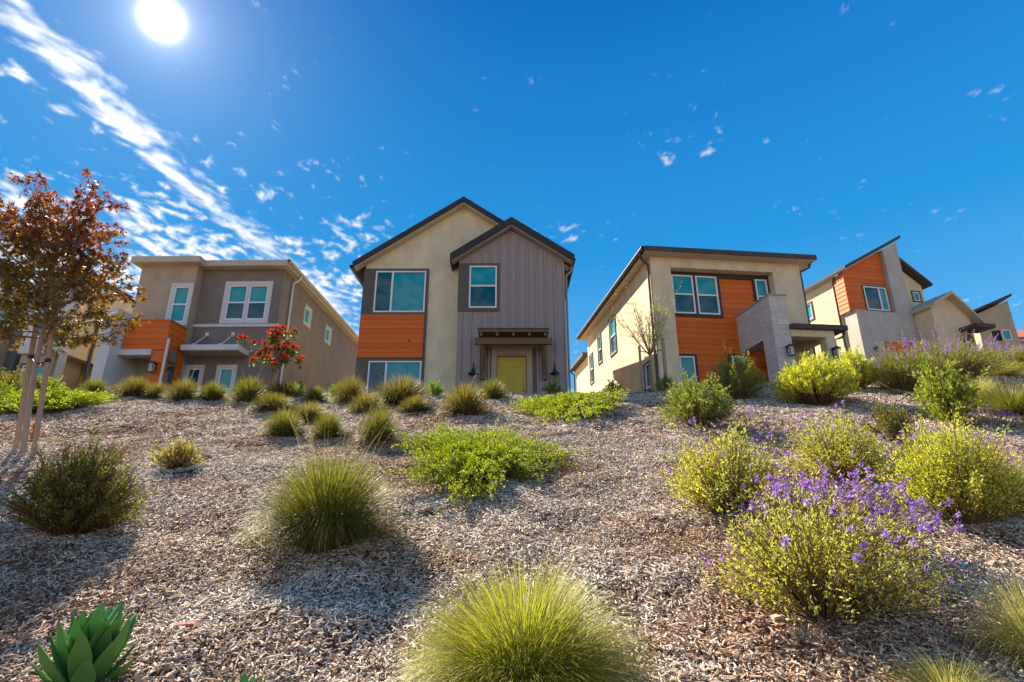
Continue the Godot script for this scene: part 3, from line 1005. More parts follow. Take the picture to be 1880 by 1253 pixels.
func houses_far() -> void:
	# white house behind the staked tree
	var h := thing("white_house", "white and cream modern house behind the staked autumn tree", "house", Vector3(-14.3, 4.05, -16.8), deg_to_rad(-1.0))
	panel(h, "wall", M.pale, at3(-1.5, 2.5, 0), 1.5, 2.72, [[0.25, 0.55, 0.42, 1.35]])
	window(h, at3(-1.25, 3.05, 0), 0.42, 1.35, "hung", 0.5, "upper")
	slab(h, "side_wall", M.cream_warm, Vector3(-0.2, 2.5, -8.0), Vector3(0.0, 5.22, -0.2))
	slab(h, "side_wall", M.pale, Vector3(-1.5, 2.5, -8.0), Vector3(-1.3, 5.22, -0.2))
	slab(h, "floor_slab", M.cream_warm, Vector3(-1.3, 2.5, -8.0), Vector3(-0.2, 2.6, -0.2))
	slab(h, "balcony_panel", M.pale, Vector3(0.0, 3.75, -0.8), Vector3(0.04, 4.4, -0.1))
	panel(h, "wall", M.beige, at3(-1.5, 0, -0.15), 1.1, 2.498, [[0.15, 0.9, 0.8, 1.25]])
	window(h, at3(-1.35, 0.9, -0.15), 0.8, 1.25, "slider", 0.5, "all")
	window_trim(h, at3(-1.35, 0.9, -0.15), 0.8, 1.25, 0.06, M.trim_dark)
	slab(h, "porch_post", M.grey_stucco, Vector3(-0.16, 0, -0.18), Vector3(-0.01, 2.498, -0.02))
	slab(h, "porch_wall", M.beige, Vector3(-0.5, 0, -1.3), Vector3(-0.4, 2.498, -0.35))
	var d := slab(h, "door", M.door_amber, Vector3(-0.38, 0.02, -1.36), Vector3(0.0, 2.1, -1.30))
	slab(d, "door_panel", M.door_amber, Vector3(-0.3, 0.3, -1.298), Vector3(-0.08, 1.8, -1.285))
	slab(h, "rear_wall", M.taupe_board, Vector3(-1.5, 0, -8.0), Vector3(-0.05, 2.498, -1.38))
	siding(h, Transform3D(TO_RIGHT, Vector3(-0.048, 0, -1.4)), 6.5, 2.49, [M.taupe_board], 0.17)
	downspout(h, M.gutter_dark, PackedVector3Array([Vector3(0.06, 5.2, -1.0), Vector3(0.06, 3.0, -1.0), Vector3(0.06, 0.1, -1.0)]), 0.05)
	slab(h, "fascia", M.roof_dark, Vector3(-1.6, 5.222, -8.2), Vector3(0.12, 5.36, 0.12))
	hip(h, M.roof_dark, -1.58, 0.10, -8.18, 0.10, 5.362, 0.2)
	# slate house at the edge
	var e := thing("slate_house", "slate grey house at the far end of the row", "house", Vector3(-16.45, 4.05, -17.5), deg_to_rad(-1.0))
	panel(e, "wall", M.slate, at3(-4.0, 0, 0), 4.0, 4.7, [[2.55, 3.2, 0.75, 1.2]])
	window(e, at3(-1.45, 3.2, 0), 0.75, 1.2, "hung", 0.5, "upper")
	window_trim(e, at3(-1.45, 3.2, 0), 0.75, 1.2, 0.05, M.trim_white)
	slab(e, "side_wall", M.slate, Vector3(-0.2, 0, -7.0), Vector3(0, 4.7, -0.2))
	slab(e, "rear_wall", M.slate, Vector3(-4.0, 0, -7.0), Vector3(-0.2, 4.7, -6.8))
	slab(e, "fascia", M.trim_cream, Vector3(-4.3, 4.7, -7.3), Vector3(0.02, 4.86, 0.35))
	hip(e, M.roof_brown, -4.28, 0.0, -7.28, 0.33, 4.862, 0.6)
	slab(e, "porch_block", M.beige, Vector3(-3.0, 0, 0.003), Vector3(-0.34, 3.15, 0.5))
	downspout(e, M.gutter_white, PackedVector3Array([Vector3(-0.5, 4.66, 0.3), Vector3(-0.5, 4.5, 0.2), Vector3(-0.5, 4.4, 0.06), Vector3(-0.5, 3.16, 0.06)]), 0.04)
	# olive house far to the right
	var f := thing("olive_house", "small olive stucco house with mono-pitch roof beyond the slanted house", "house", Vector3(23.37, 5.6, -26.0), deg_to_rad(-14.0))
	panel(f, "wall", M.olive, at3(0, 0, 0), 1.55, 5.7, [[0.50, 4.30, 0.80, 0.55]])
	profile(f, "gable_wall", M.olive, [[0.0, 5.7], [1.55, 5.7], [1.55, 6.36], [0.0, 5.74]], -0.2, 0.0)
	slab(f, "side_wall", M.olive, Vector3(0, 0, -5), Vector3(0.2, 5.7, -0.2))
	slab(f, "side_wall", M.trim_dark, Vector3(1.35, 0, -5), Vector3(1.55, 6.3, -0.2))  # shadow on this side is put into the dark wall colour
	slab(f, "rear_wall", M.olive, Vector3(0.2, 0, -5), Vector3(1.35, 6.1, -4.8))
	slab(f, "window_surround", M.trim_black, Vector3(0.52, 4.32, -0.19), Vector3(1.28, 4.83, -0.17))  # black sheet at the back of the opening, painted as the recess shade
	window(f, at3(0.92, 4.30, -0.02), 0.38, 0.55, "fixed")
	profile(f, "roof", M.roof_brown, [[-0.14, 5.80], [1.66, 6.52], [1.66, 6.64], [-0.14, 5.92]], -5.3, 0.25)
	# red roofed house behind it
	var r := thing("red_roofed_house", "distant cream house with red tile roof beyond the olive house", "house", Vector3(29.9, 6.0, -36.0), deg_to_rad(-14.0))
	panel(r, "wall", M.cream, at3(0, 0, 0), 5.0, 6.9, [[1.75, 5.6, 0.5, 0.95]])
	window(r, at3(1.75, 5.6, 0), 0.5, 0.95, "hung", 0.5, "upper")
	window_trim(r, at3(1.75, 5.6, 0), 0.5, 0.95, 0.06, M.trim_white)
	slab(r, "side_wall", M.cream, Vector3(0, 0, -5), Vector3(0.2, 6.9, -0.2))
	slab(r, "side_wall", M.cream, Vector3(4.8, 0, -5), Vector3(5.0, 6.9, -0.2))
	slab(r, "rear_wall", M.cream, Vector3(0.2, 0, -5), Vector3(4.8, 6.9, -4.8))
	var g := Geo.new()
	g.prism(PackedVector2Array([Vector2(-0.5, 6.75), Vector2(2.5, 8.1), Vector2(5.5, 6.75), Vector2(5.5, 6.95), Vector2(2.5, 8.3), Vector2(-0.5, 6.95)]), -5.4, 0.5)
	part(r, "roof", g, M.roof_red, Transform3D(TO_RIGHT, Vector3(5.2, 0.0, 0.2)))


func garden_walls() -> void:
	for q in [[-7.2, -4.85, -18.2, 1.42, "low grey garden wall between the taupe house and the gabled house"], [1.75, 4.45, -17.6, 1.40, "low grey garden wall between the gabled house and the boxy cream house"]]:
		var t := thing("garden_wall", q[4], "wall", Vector3(q[0], 4.03, q[2]), 0.0, "low walls between the houses")
		var w: float = q[1] - q[0]
		slab(t, "wall_face", M.concrete, Vector3(0, 0, -0.2), Vector3(w, q[3] - 0.08, 0))
		slab(t, "coping", M.concrete, Vector3(-0.02, q[3] - 0.08, -0.24), Vector3(w + 0.02, q[3], 0.04))


# ---------------------------------------------------------------- plants
func pick(cols: Array) -> Color:
	var a: Color = cols[rng.randi() % cols.size()]
	var t := rng.randf_range(0.78, 1.2)
	return Color(a.r * t, a.g * t, a.b * t)


func tuft_meshes(s: int, count: int, width: float, cols: Array, spread: float, seg: int, stalks := 0, fall := 1.0, lopsided := 0.25) -> Array:
	rng.seed = s
	var g := Geo.new()
	var lop := FastNoiseLite.new()
	lop.seed = s
	lop.frequency = 1.1
	for k in count:
		var u := sqrt(rng.randf())
		var a := rng.randf() * TAU
		var out := Vector3(cos(a), 0, sin(a))
		g.col = pick(cols)
		var full := 1.0 + lopsided * lop.get_noise_2d(cos(a) * 1.1, sin(a) * 1.1 + u)
		var a0 := u * spread * 0.75 + rng.randf_range(-0.08, 0.14)
		var a1 := a0 + (0.25 + u * rng.randf_range(0.35, 1.35)) * fall
		var len := rng.randf_range(0.88, 1.0) * full
		if rng.randf() < 0.11:
			g.col = Color(0.46, 0.38, 0.22) * rng.randf_range(0.7, 1.2)
			a1 += rng.randf_range(0.2, 0.6)
			len *= rng.randf_range(0.55, 0.9)
		out = out.rotated(Vector3.UP, rng.randfn(0.0, 0.22))
		var base := Vector3(cos(a + rng.randf_range(-0.7, 0.7)), 0, sin(a)) * u * 0.18
		g.blade(base, out, len, a0, a1, width * rng.randf_range(0.7, 1.25), rng.randf_range(-0.9, 0.9), seg)
	var st := Geo.new()
	for k in stalks:
		var a := rng.randf() * TAU
		var out := Vector3(cos(a), 0, sin(a))
		st.col = Color(0.42, 0.36, 0.25) * rng.randf_range(0.8, 1.2)
		st.blade(out * 0.08, out, rng.randf_range(1.2, 1.65), rng.randf_range(0.05, 0.5), rng.randf_range(0.4, 1.2), width * 0.55, rng.randf() * 3.0, 6)
	return [g.mesh(), st.mesh() if stalks > 0 else null]


func put_tuft(called: String, label: String, group: String, meshes: Array, x: float, z: float, w: float, hgt: float, turn: float) -> void:
	var t := thing(called, label, "grass", on_ground(x, z, 0.03), turn, group)
	var b := part_mesh(t, "blades", meshes[0], M.grass)
	b.scale = Vector3(w / 1.35, hgt / 0.93, w / 1.35)
	if meshes[1] != null:
		var s := part_mesh(t, "seed_stalks", meshes[1], M.grass)
		s.set_meta("kind", "stuff")
		s.scale = b.scale


func bez(a: Vector3, b: Vector3, c: Vector3, t: float) -> Vector3:
	return a.lerp(b, t).lerp(b.lerp(c, t), t)


func rand_dir() -> Vector3:
	return Vector3(rng.randfn(), rng.randfn(), rng.randfn()).normalized()


# A shrub of curved stems that carry leaves. o: w, h, stems, leaves, size, thin, cols, stem, up, inner, twig, flowers, petals, flat, tall
func shrub(t: Node3D, s: int, o: Dictionary) -> void:
	rng.seed = s
	var stems := Geo.new()
	var leaves := Geo.new()
	var heads: Array[Geo] = []
	var w: float = o.w * 0.5
	var h: float = o.h
	var cols: Array = o.cols
	var lobes := FastNoiseLite.new()
	lobes.seed = s
	lobes.frequency = 0.9
	for k in o.stems:
		var a := rng.randf() * TAU
		var u := sqrt(rng.randf())
		var long: float = o.get("long", 1.0)
		var edge: float = 1.0 + lobes.get_noise_2d(cos(a) * 1.3, sin(a) * 1.3) * o.get("lobes", 0.45)
		var up := sqrt(maxf(0.02, 1.0 - u * u * o.get("flat", 0.92)))
		var tip := Vector3(cos(a) * u * w * edge, h * up * rng.randf_range(o.get("short", 0.66), 1.06) * (1.0 + 0.4 * lobes.get_noise_2d(cos(a) * u * 3.0 + 9.0, sin(a) * u * 3.0)), sin(a) * u * w * edge * long)
		if rng.randf() < o.get("stray", 0.10):
			tip *= rng.randf_range(1.08, 1.32)
		var from: Vector3 = Vector3(cos(a) * u, 0, sin(a) * u) * w * o.get("base", 0.16)
		var bend := Vector3(tip.x * 0.5, tip.y * o.get("up", 0.6), tip.z * 0.5) + rand_dir() * w * 0.08
		stems.col = (o.stem as Color) * rng.randf_range(0.75, 1.2)
		var p := PackedVector3Array()
		var r := PackedFloat32Array()
		for i in 5:
			p.append(bez(from, bend, tip, i / 4.0))
			r.append(lerpf(o.get("thick", 0.006), 0.0012, i / 4.0))
		stems.tube(p, r, 3)
		var tint := pick(cols) * rng.randf_range(0.75, 1.15)
		var start: float = o.get("inner", 0.4)
		for j in o.leaves:
			var q := start + (1.0 - start) * pow(rng.randf(), 0.75)
			var at := bez(from, bend, tip, q)
			var along := (bez(from, bend, tip, minf(q + 0.05, 1.05)) - bez(from, bend, tip, q - 0.05)).normalized()
			at += rand_dir() * o.get("twig", 0.04) * rng.randf()
			var dir: Vector3 = (along * o.get("along", 0.7) + rand_dir() * 0.8 + Vector3.UP * o.get("lift", 0.2)).normalized()
			leaves.col = tint.lerp(pick(cols), 0.5)
			if rng.randf() < o.get("dead", 0.06):
				leaves.col = Color(0.34, 0.22, 0.09) * rng.randf_range(0.6, 1.2)
			var sz: float = o.size * rng.randf_range(0.6, 1.25)
			leaves.leaf(at, dir, rand_dir(), sz, sz * o.get("thin", 0.35))
		if o.has("flowers") and rng.randf() < o.flowers:
			heads.append(Geo.new())
			flower_spike(heads[-1], stems, tip, (tip - bend).normalized().lerp(Vector3.UP, 0.5).normalized(), o.get("spike", 0.10), o.get("petal", 0.011))
	part(t, "stems", stems, M.stem)
	part(t, "leaves", leaves, M.leaves)
	if heads.size() <= 60:
		for q in heads:
			part(t, "flower", q, M.petal)
	else:
		var all := Geo.new()
		for q in heads:
			all.v.append_array(q.v)
			all.n.append_array(q.n)
			all.c.append_array(q.c)
		part(t, "flowers", all, M.petal).set_meta("kind", "stuff")


func flower_spike(petals: Geo, stems: Geo, at: Vector3, dir: Vector3, length: float, size: float) -> void:
	stems.col = Color(0.20, 0.13, 0.14)
	stems.tube(PackedVector3Array([at - dir * 0.02, at + dir * length]), PackedFloat32Array([0.002, 0.0014]), 3)
	var whorls := 1 + rng.randi() % 2 if length < 0.08 else 3 + rng.randi() % 3
	for w in whorls:
		var c := at + dir * length * (1.0 - 0.65 * w / maxf(1.0, whorls))
		for k in 15:
			var d := (rand_dir() + dir * 0.25).normalized()
			var t := rng.randf_range(0.7, 1.25)
			petals.col = Color(0.56 * t, 0.36 * t, 0.70 * t) if rng.randf() < 0.8 else Color(0.22 * t, 0.07 * t, 0.20 * t)
			petals.leaf(c + d * size * 0.3, d, rand_dir(), size * rng.randf_range(1.0, 2.0), size * 0.8)


func put_shrub(called: String, label: String, cat: String, x: float, z: float, s: int, o: Dictionary, group := "") -> Node3D:
	var t := thing(called, label, cat, on_ground(x, z, 0.02), 0.0, group)
	if o.get("hug", 0.0) > 0.0:
		var up := Vector3.UP.lerp(ground_normal(x, z), o.hug).normalized()
		t.basis = Basis(Quaternion(Vector3.UP, up))
	shrub(t, s, o)
	return t


func agave(label: String, x: float, z: float, size: float, count: int, s: int) -> void:
	rng.seed = s
	var t := thing("agave", label, "agave", on_ground(x, z, 0.03), 0.0, "soft blue-green agaves")
	for k in count:
		var f := (k + 0.5) / count
		var a := k * 2.39996 + rng.randf_range(-0.15, 0.15)
		var g := Geo.new()
		var len := size * lerpf(0.75, 1.0, sin(f * PI)) * rng.randf_range(0.9, 1.08)
		var wide := len * rng.randf_range(0.30, 0.35)
		var lean0 := lerpf(1.05, 0.05, pow(f, 0.70)) + rng.randf_range(-0.08, 0.08)
		var bendy := lerpf(-0.25, 0.10, f) + rng.randf_range(-0.1, 0.1)
		var p := Vector3(cos(a), 0, sin(a)) * size * 0.10 * (1.0 - f) + Vector3.UP * size * 0.28 * f
		var out := Vector3(cos(a), 0, sin(a))
		var side := Vector3(-sin(a), 0, cos(a))
		var rows := []
		var tone := rng.randf_range(0.85, 1.15)
		var nseg := 9
		for i in nseg + 1:
			var q := float(i) / nseg
			var lean := lean0 + bendy * q * 1.2
			var dir := Vector3.UP * cos(lean) + out * sin(lean)
			var nrm := out * cos(lean) - Vector3.UP * sin(lean)
			var ww := wide * (0.55 + 0.45 * sin(minf(q * 1.35, 1.0) * PI * 0.5)) if q < 0.6 else wide * pow(maxf(0.0, 1.0 - (q - 0.6) / 0.4), 0.72)
			var cup := 0.30 * ww * (1.0 - 0.4 * q)
			var row := []
			for j in 7:
				var e: float = [-1.0, -0.93, -0.55, 0.0, 0.55, 0.93, 1.0][j]
				row.append(p + side * e * ww * 0.5 - nrm * (cup * (0.6 - e * e) * 0.9))
			var row2 := []
			for j in 7:
				var e: float = [-1.0, -0.93, -0.55, 0.0, 0.55, 0.93, 1.0][j]
				row2.append(row[j] + nrm * (0.028 * size * (1.0 - e * e) * (1.0 - q * 0.8) + 0.001))
			rows.append([row, row2])
			p += dir * len / nseg
		for i in nseg:
			for j in 6:
				for sd in 2:
					var r0: Array = rows[i][sd]
					var r1: Array = rows[i + 1][sd]
					g.col = Color(0.11, 0.29, 0.07) * tone
					if j == 0 or j == 5:
						g.col = Color(0.24, 0.36, 0.07) * tone
					if sd == 0:
						g.quad(r0[j], r1[j], r1[j + 1], r0[j + 1])
					else:
						g.quad(r0[j + 1], r1[j + 1], r1[j], r0[j])
		# smooth the leaf
		smooth(g)
		part(t, "leaf", g, M.agave)


func smooth(g: Geo) -> void:
	var sum := {}
	for k in g.v.size():
		var key := g.v[k].snapped(Vector3.ONE * 0.0002)
		var side := g.n[k]
		if sum.has(key) and (sum[key] as Vector3).dot(side) < 0.0:
			continue
		sum[key] = sum.get(key, Vector3.ZERO) + side
	for k in g.v.size():
		var s: Vector3 = sum[g.v[k].snapped(Vector3.ONE * 0.0002)]
		if s.length() > 0.01 and s.normalized().dot(g.n[k]) > 0.3:
			g.n[k] = s.normalized()


func limb(g: Geo, from: Vector3, to: Vector3, r0: float, r1: float, wob: float, sides := 6) -> PackedVector3Array:
	var p := PackedVector3Array()
	var r := PackedFloat32Array()
	var sag := rand_dir() * wob * from.distance_to(to)
	for i in 6:
		var t := i / 5.0
		p.append(from.lerp(to, t) + sag * sin(t * PI))
		r.append(lerpf(r0, r1, t))
	g.tube(p, r, sides)
	return p


func autumn_tree() -> void:
	rng.seed = 77
	var at := on_ground(-5.36, -6.12, 0.05)
	var t := thing("maple_tree", "young staked tree with red and olive autumn leaves", "tree", at)
	t.rotation.z = 0.11
	var trunk := Geo.new()
	trunk.col = Color(0.30, 0.24, 0.19)
	trunk.tube(PackedVector3Array([Vector3(0, 0, 0), Vector3(0.0, 0.5, 0.02), Vector3(-0.015, 1.1, 0.0), Vector3(0.01, 1.6, 0.0), Vector3(0.0, 2.1, 0.02), Vector3(0.03, 2.6, 0.0), Vector3(0.0, 3.1, 0.0)]), PackedFloat32Array([0.034, 0.029, 0.026, 0.024, 0.020, 0.013, 0.006]), 10)
	part(t, "trunk", trunk, M.stem)
	var wood := Geo.new()
	var leaves := Geo.new()
	wood.col = Color(0.16, 0.115, 0.09)
	for k in 58:
		var f := (k + 0.5) / 58.0
		var h0 := lerpf(1.36, 2.85, f)
		var a := k * 2.39996 + rng.randf_range(-0.3, 0.3)
		var reach := lerpf(1.02, 0.42, pow(f, 1.3)) * rng.randf_range(0.7, 1.12)
		var rise := lerpf(0.36, 0.66, f) * rng.randf_range(0.5, 1.2)
		if k < 7:
			rise = rng.randf_range(0.05, 0.25)
		var p0 := Vector3(0, h0, 0)
		var p1 := Vector3(cos(a) * reach, h0 + rise, sin(a) * reach)
		var path := limb(wood, p0, p1, 0.012, 0.004, 0.07, 5)
		for j in 7:
			var q := path[1 + (j * 5) / 8]
			var away := (Vector3(cos(a), 0.25, sin(a)) + rand_dir() * 0.9).normalized()
			var e := q + away * rng.randf_range(0.16, 0.38)
			var tw := limb(wood, q, e, 0.004, 0.0015, 0.08, 3)
			var bunch := rng.randi_range(16, 26)
			for m in bunch:
				var pos := tw[2 + rng.randi() % 4] + rand_dir() * 0.035
				var out := (away * 0.5 + rand_dir() + Vector3.DOWN * 0.35).normalized()
				var up_share := clampf((pos.y - 1.75) / 1.3, 0.0, 1.0)
				var red := clampf(up_share * 0.75 + pos.x * 0.22 + rng.randf_range(-0.3, 0.35), 0.0, 1.0)
				var tone := rng.randf_range(0.7, 1.25)
				var cc := Color(0.15, 0.155, 0.03).lerp(Color(0.33, 0.075, 0.025), red)
				if rng.randf() < 0.10:
					cc = Color(0.48, 0.26, 0.04)
				leaves.col = Color(cc.r * tone, cc.g * tone, cc.b * tone)
				leaves.lobed(pos, out, rand_dir(), rng.randf_range(0.055, 0.095))
	part(t, "branches", wood, M.stem)
	part(t, "crown", leaves, M.tree_leaves)
	# its two stakes and the tie
	for q in [[-5.56, -6.25, 1.70, "tall round wooden stake left of the autumn tree trunk"], [-5.18, -6.06, 1.86, "tall round wooden stake right of the autumn tree trunk"]]:
		var s := thing("tree_stake", q[3], "stake", on_ground(q[0], q[1], 0.15), 0.0, "stakes of the autumn tree")
		s.rotation.z = 0.11
		var g := Geo.new()
		g.lathe(PackedVector2Array([Vector2(0.027, 0.0), Vector2(0.027, q[2] + 0.13), Vector2(0.022, q[2] + 0.148), Vector2(0.0, q[2] + 0.15)]), Vector3.ZERO, 14)
		part(s, "pole", g, M.stake)
		var wr := Geo.new()
		wr.lathe(PackedVector2Array([Vector2(0.0275, 0.0), Vector2(0.032, 0.004), Vector2(0.032, 0.046), Vector2(0.0275, 0.05)]), Vector3(0, 1.22, 0), 14)
		part(s, "strap_wrap", wr, M.rubber)
	var tie := thing("tree_tie", "black rubber tie looped between the stakes of the autumn tree", "tie", at + Vector3(-0.12, 0, 0))
	var g2 := Geo.new()
	var left := Vector3(-5.56, ground_at(-5.56, -6.25) + 1.09, -6.25) - at
	var right := Vector3(-5.18, ground_at(-5.18, -6.06) + 1.09, -6.06) - at
	for off in [0.045, -0.045]:
		var p := PackedVector3Array()
		for i in 9:
			var f := i / 8.0
			var q := left.lerp(right, f)
			q.y -= 0.07 * sin(f * PI)
			q.z += off * sin(f * PI)
			p.append(q)
		var r := PackedFloat32Array()
		for i in 9:
			r.append(0.008)
		g2.tube(p, r, 6)
	part(tie, "strap", g2, M.rubber)


func photinia() -> void:
	rng.seed = 52
	var t := thing("photinia_tree", "small multi-stemmed tree with scarlet new leaves before the taupe house", "tree", on_ground(-5.12, -11.0, 0.05))
	var wood := Geo.new()
	wood.col = Color(0.26, 0.17, 0.12)
	var leaves := Geo.new()
	for k in 5:
		var b := Vector3(rng.randf_range(-0.15, 0.15), 0, rng.randf_range(-0.1, 0.1))
		var e := Vector3(b.x * 1.6 + rng.randf_range(-0.1, 0.1), rng.randf_range(0.62, 0.9), b.z + rng.randf_range(-0.15, 0.15))
		limb(wood, b, e, 0.02, 0.012, 0.04, 6)
		for j in 9:
			var d := Vector3(rng.randfn(0.0, 0.25), rng.randf_range(-0.12, 0.66), rng.randfn(0.0, 0.28))
			var c := e + d
			limb(wood, e, c, 0.008, 0.003, 0.05, 4)
			for m in 46:
				var dir := (rand_dir() + Vector3.UP * 0.55).normalized()
				var tone := rng.randf_range(0.75, 1.25)
				var young := dir.y > 0.25 and rng.randf() < 0.72
				leaves.col = Color(0.48 * tone, 0.035 * tone, 0.016 * tone) if young else Color(0.09 * tone, 0.14 * tone, 0.03 * tone)
				leaves.leaf(c + dir * 0.025 + (Vector3.ZERO if young else Vector3.DOWN * rng.randf() * 0.09), dir, rand_dir(), rng.randf_range(0.07, 0.12), 0.034)
	part(t, "trunk", wood, M.stem)
	part(t, "crown", leaves, M.tree_leaves)


func palo_verde() -> void:
	rng.seed = 91
	var at := on_ground(2.89, -11.1, 0.05)
	var t := thing("young_tree", "sparse young tree with thin yellow-green twigs tied between two stakes", "tree", at)
	var wood := Geo.new()
	wood.col = Color(0.26, 0.24, 0.09)
	var leaves := Geo.new()
	limb(wood, Vector3.ZERO, Vector3(0.02, 0.85, 0), 0.026, 0.02, 0.01, 8)
	for k in 15:
		var a := k * 2.39996
		var h0 := rng.randf_range(0.78, 1.15)
		var e := Vector3(cos(a) * rng.randf_range(0.2, 0.72), rng.randf_range(1.45, 2.25), sin(a) * rng.randf_range(0.2, 0.6))
		var c := Vector3(e.x * 0.55, lerpf(h0, e.y, 0.35), e.z * 0.55)
		var p := PackedVector3Array()
		var r := PackedFloat32Array()
		for i in 7:
			p.append(bez(Vector3(0.02, minf(h0, 0.85), 0), c, e, i / 6.0))
			r.append(lerpf(0.012, 0.003, i / 6.0))
		wood.tube(p, r, 5)
		for j in 11:
			var q := p[2 + (j % 5)]
			var dir := (Vector3(e.x, 0.8, e.z) * 0.8 + rand_dir() * 0.7).normalized()
			var f := q + dir * rng.randf_range(0.15, 0.5)
			var tw := limb(wood, q, f, 0.0035, 0.0015, 0.08, 3)
			for m in 15:
				var pos := tw[1 + rng.randi() % 5] + rand_dir() * 0.03
				leaves.col = pick([Color(0.55, 0.52, 0.09), Color(0.42, 0.44, 0.08), Color(0.60, 0.50, 0.12)])
				leaves.leaf(pos, (dir + rand_dir() * 0.9).normalized(), rand_dir(), rng.randf_range(0.025, 0.05), 0.009)
	part(t, "trunk", wood, M.stem)
	part(t, "crown", leaves, M.leaves)
	for q in [[2.68, -11.05, 1.05, "thin wooden stake left of the sparse young tree"], [3.17, -11.0, 1.15, "thick wooden stake right of the sparse young tree"]]:
		var s := thing("tree_stake", q[3], "stake", on_ground(q[0], q[1], 0.15), 0.0, "stakes of the sparse young tree")
		var g := Geo.new()
		var rr := 0.028 if q[0] < 3.0 else 0.038
		g.lathe(PackedVector2Array([Vector2(rr, 0.0), Vector2(rr, q[2] + 0.13), Vector2(rr * 0.8, q[2] + 0.148), Vector2(0.0, q[2] + 0.15)]), Vector3.ZERO, 12)
		part(s, "pole", g, M.stake)
	var tie := thing("tree_tie", "black tie strung between the stakes of the sparse young tree", "tie", at)
	var g2 := Geo.new()
	for hh in [0.95, 0.12]:
		var p := PackedVector3Array([Vector3(-0.21, hh, 0.05), Vector3(0.0, hh - 0.04, 0.03), Vector3(0.28, hh + 0.02, 0.1)])
		g2.tube(p, PackedFloat32Array([0.011, 0.011, 0.011]), 6)
	part(tie, "strap", g2, M.rubber)


# ---------------------------------------------------------------- the bark mulch
func chip_patch(s: int, count: int, reach: float, grow: float) -> Mesh:
	rng.seed = s
	var g := Geo.new()
	var cols := [Color(0.66, 0.56, 0.46), Color(0.58, 0.48, 0.38), Color(0.76, 0.67, 0.57), Color(0.42, 0.30, 0.205), Color(0.28, 0.185, 0.12), Color(0.56, 0.40, 0.275), Color(0.70, 0.62, 0.53), Color(0.84, 0.77, 0.68), Color(0.19, 0.125, 0.085)]
	for k in count:
		var x := rng.randf_range(-reach, reach)
		var z := rng.randf_range(-reach, reach)
		var l := lerpf(0.007, 0.046, pow(rng.randf(), 1.5)) * (1.8 if rng.randf() < 0.05 else 1.0) * grow
		var w := rng.randf_range(0.003, 0.009) * grow
		var th := rng.randf_range(0.002, 0.005) * grow
		var b := Basis(Vector3.UP, rng.randf() * TAU) * Basis(Vector3.BACK, rng.randfn(0.0, 0.22)) * Basis(Vector3.RIGHT, rng.randfn(0.0, 0.38))
		var t := Transform3D(b, Vector3(x, rng.randf_range(-0.004, 0.022), z))
		g.col = pick(cols)
		var grey := (g.col.r + g.col.g + g.col.b) / 3.0
		g.col = g.col.lerp(Color(grey, grey * 0.985, grey * 0.95), 0.22)
		var p: Array[Vector3] = []
		for i in 8:
			var e := Vector3((0.5 if i & 1 else -0.5) * l, (0.5 if i & 2 else -0.5) * th, (0.5 if i & 4 else -0.5) * w)
			e.x += rng.randf_range(-0.18, 0.18) * l
			e.z *= rng.randf_range(0.5, 1.2)
			p.append(t * e)
		g.quad(p[4], p[6], p[7], p[5])
		g.quad(p[1], p[3], p[2], p[0])
		g.quad(p[5], p[7], p[3], p[1])
		g.quad(p[0], p[2], p[6], p[4])
		g.quad(p[6], p[2], p[3], p[7])
	return g.mesh()


func crumb_patch(s: int) -> Mesh:
	rng.seed = s
	var g := Geo.new()
	for k in 230:
		var r := lerpf(0.003, 0.016, pow(rng.randf(), 2.2))
		var at := Vector3(rng.randf_range(-0.16, 0.16), rng.randf_range(-0.002, 0.008), rng.randf_range(-0.16, 0.16))
		g.col = pick([Color(0.30, 0.17, 0.095), Color(0.24, 0.14, 0.08), Color(0.36, 0.22, 0.13), Color(0.17, 0.10, 0.06)])
		var b := Basis(rand_dir(), rng.randf() * TAU)
		var t := b * Vector3.UP * r
		var q: Array[Vector3] = []
		for i in 4:
			q.append(at + b * Vector3(cos(i * PI / 2.0), rng.randf_range(-0.3, 0.3), sin(i * PI / 2.0)) * r * rng.randf_range(0.8, 1.5))
		for i in 4:
			g.tri(at + t, q[(i + 1) % 4], q[i])
			g.tri(at - t, q[i], q[(i + 1) % 4])
	for k in 34:
		var x := rng.randf_range(-0.16, 0.16)
		g.col = pick([Color(0.55, 0.45, 0.35), Color(0.40, 0.29, 0.2), Color(0.64, 0.55, 0.46)])
		g.obox(Transform3D(Basis(Vector3.UP, rng.randf() * TAU) * Basis(Vector3.BACK, rng.randfn(0.0, 0.2)), Vector3(x, 0.01, rng.randf_range(-0.16, 0.16))), Vector3(rng.randf_range(0.012, 0.045), 0.003, rng.randf_range(0.003, 0.008)))
	return g.mesh()


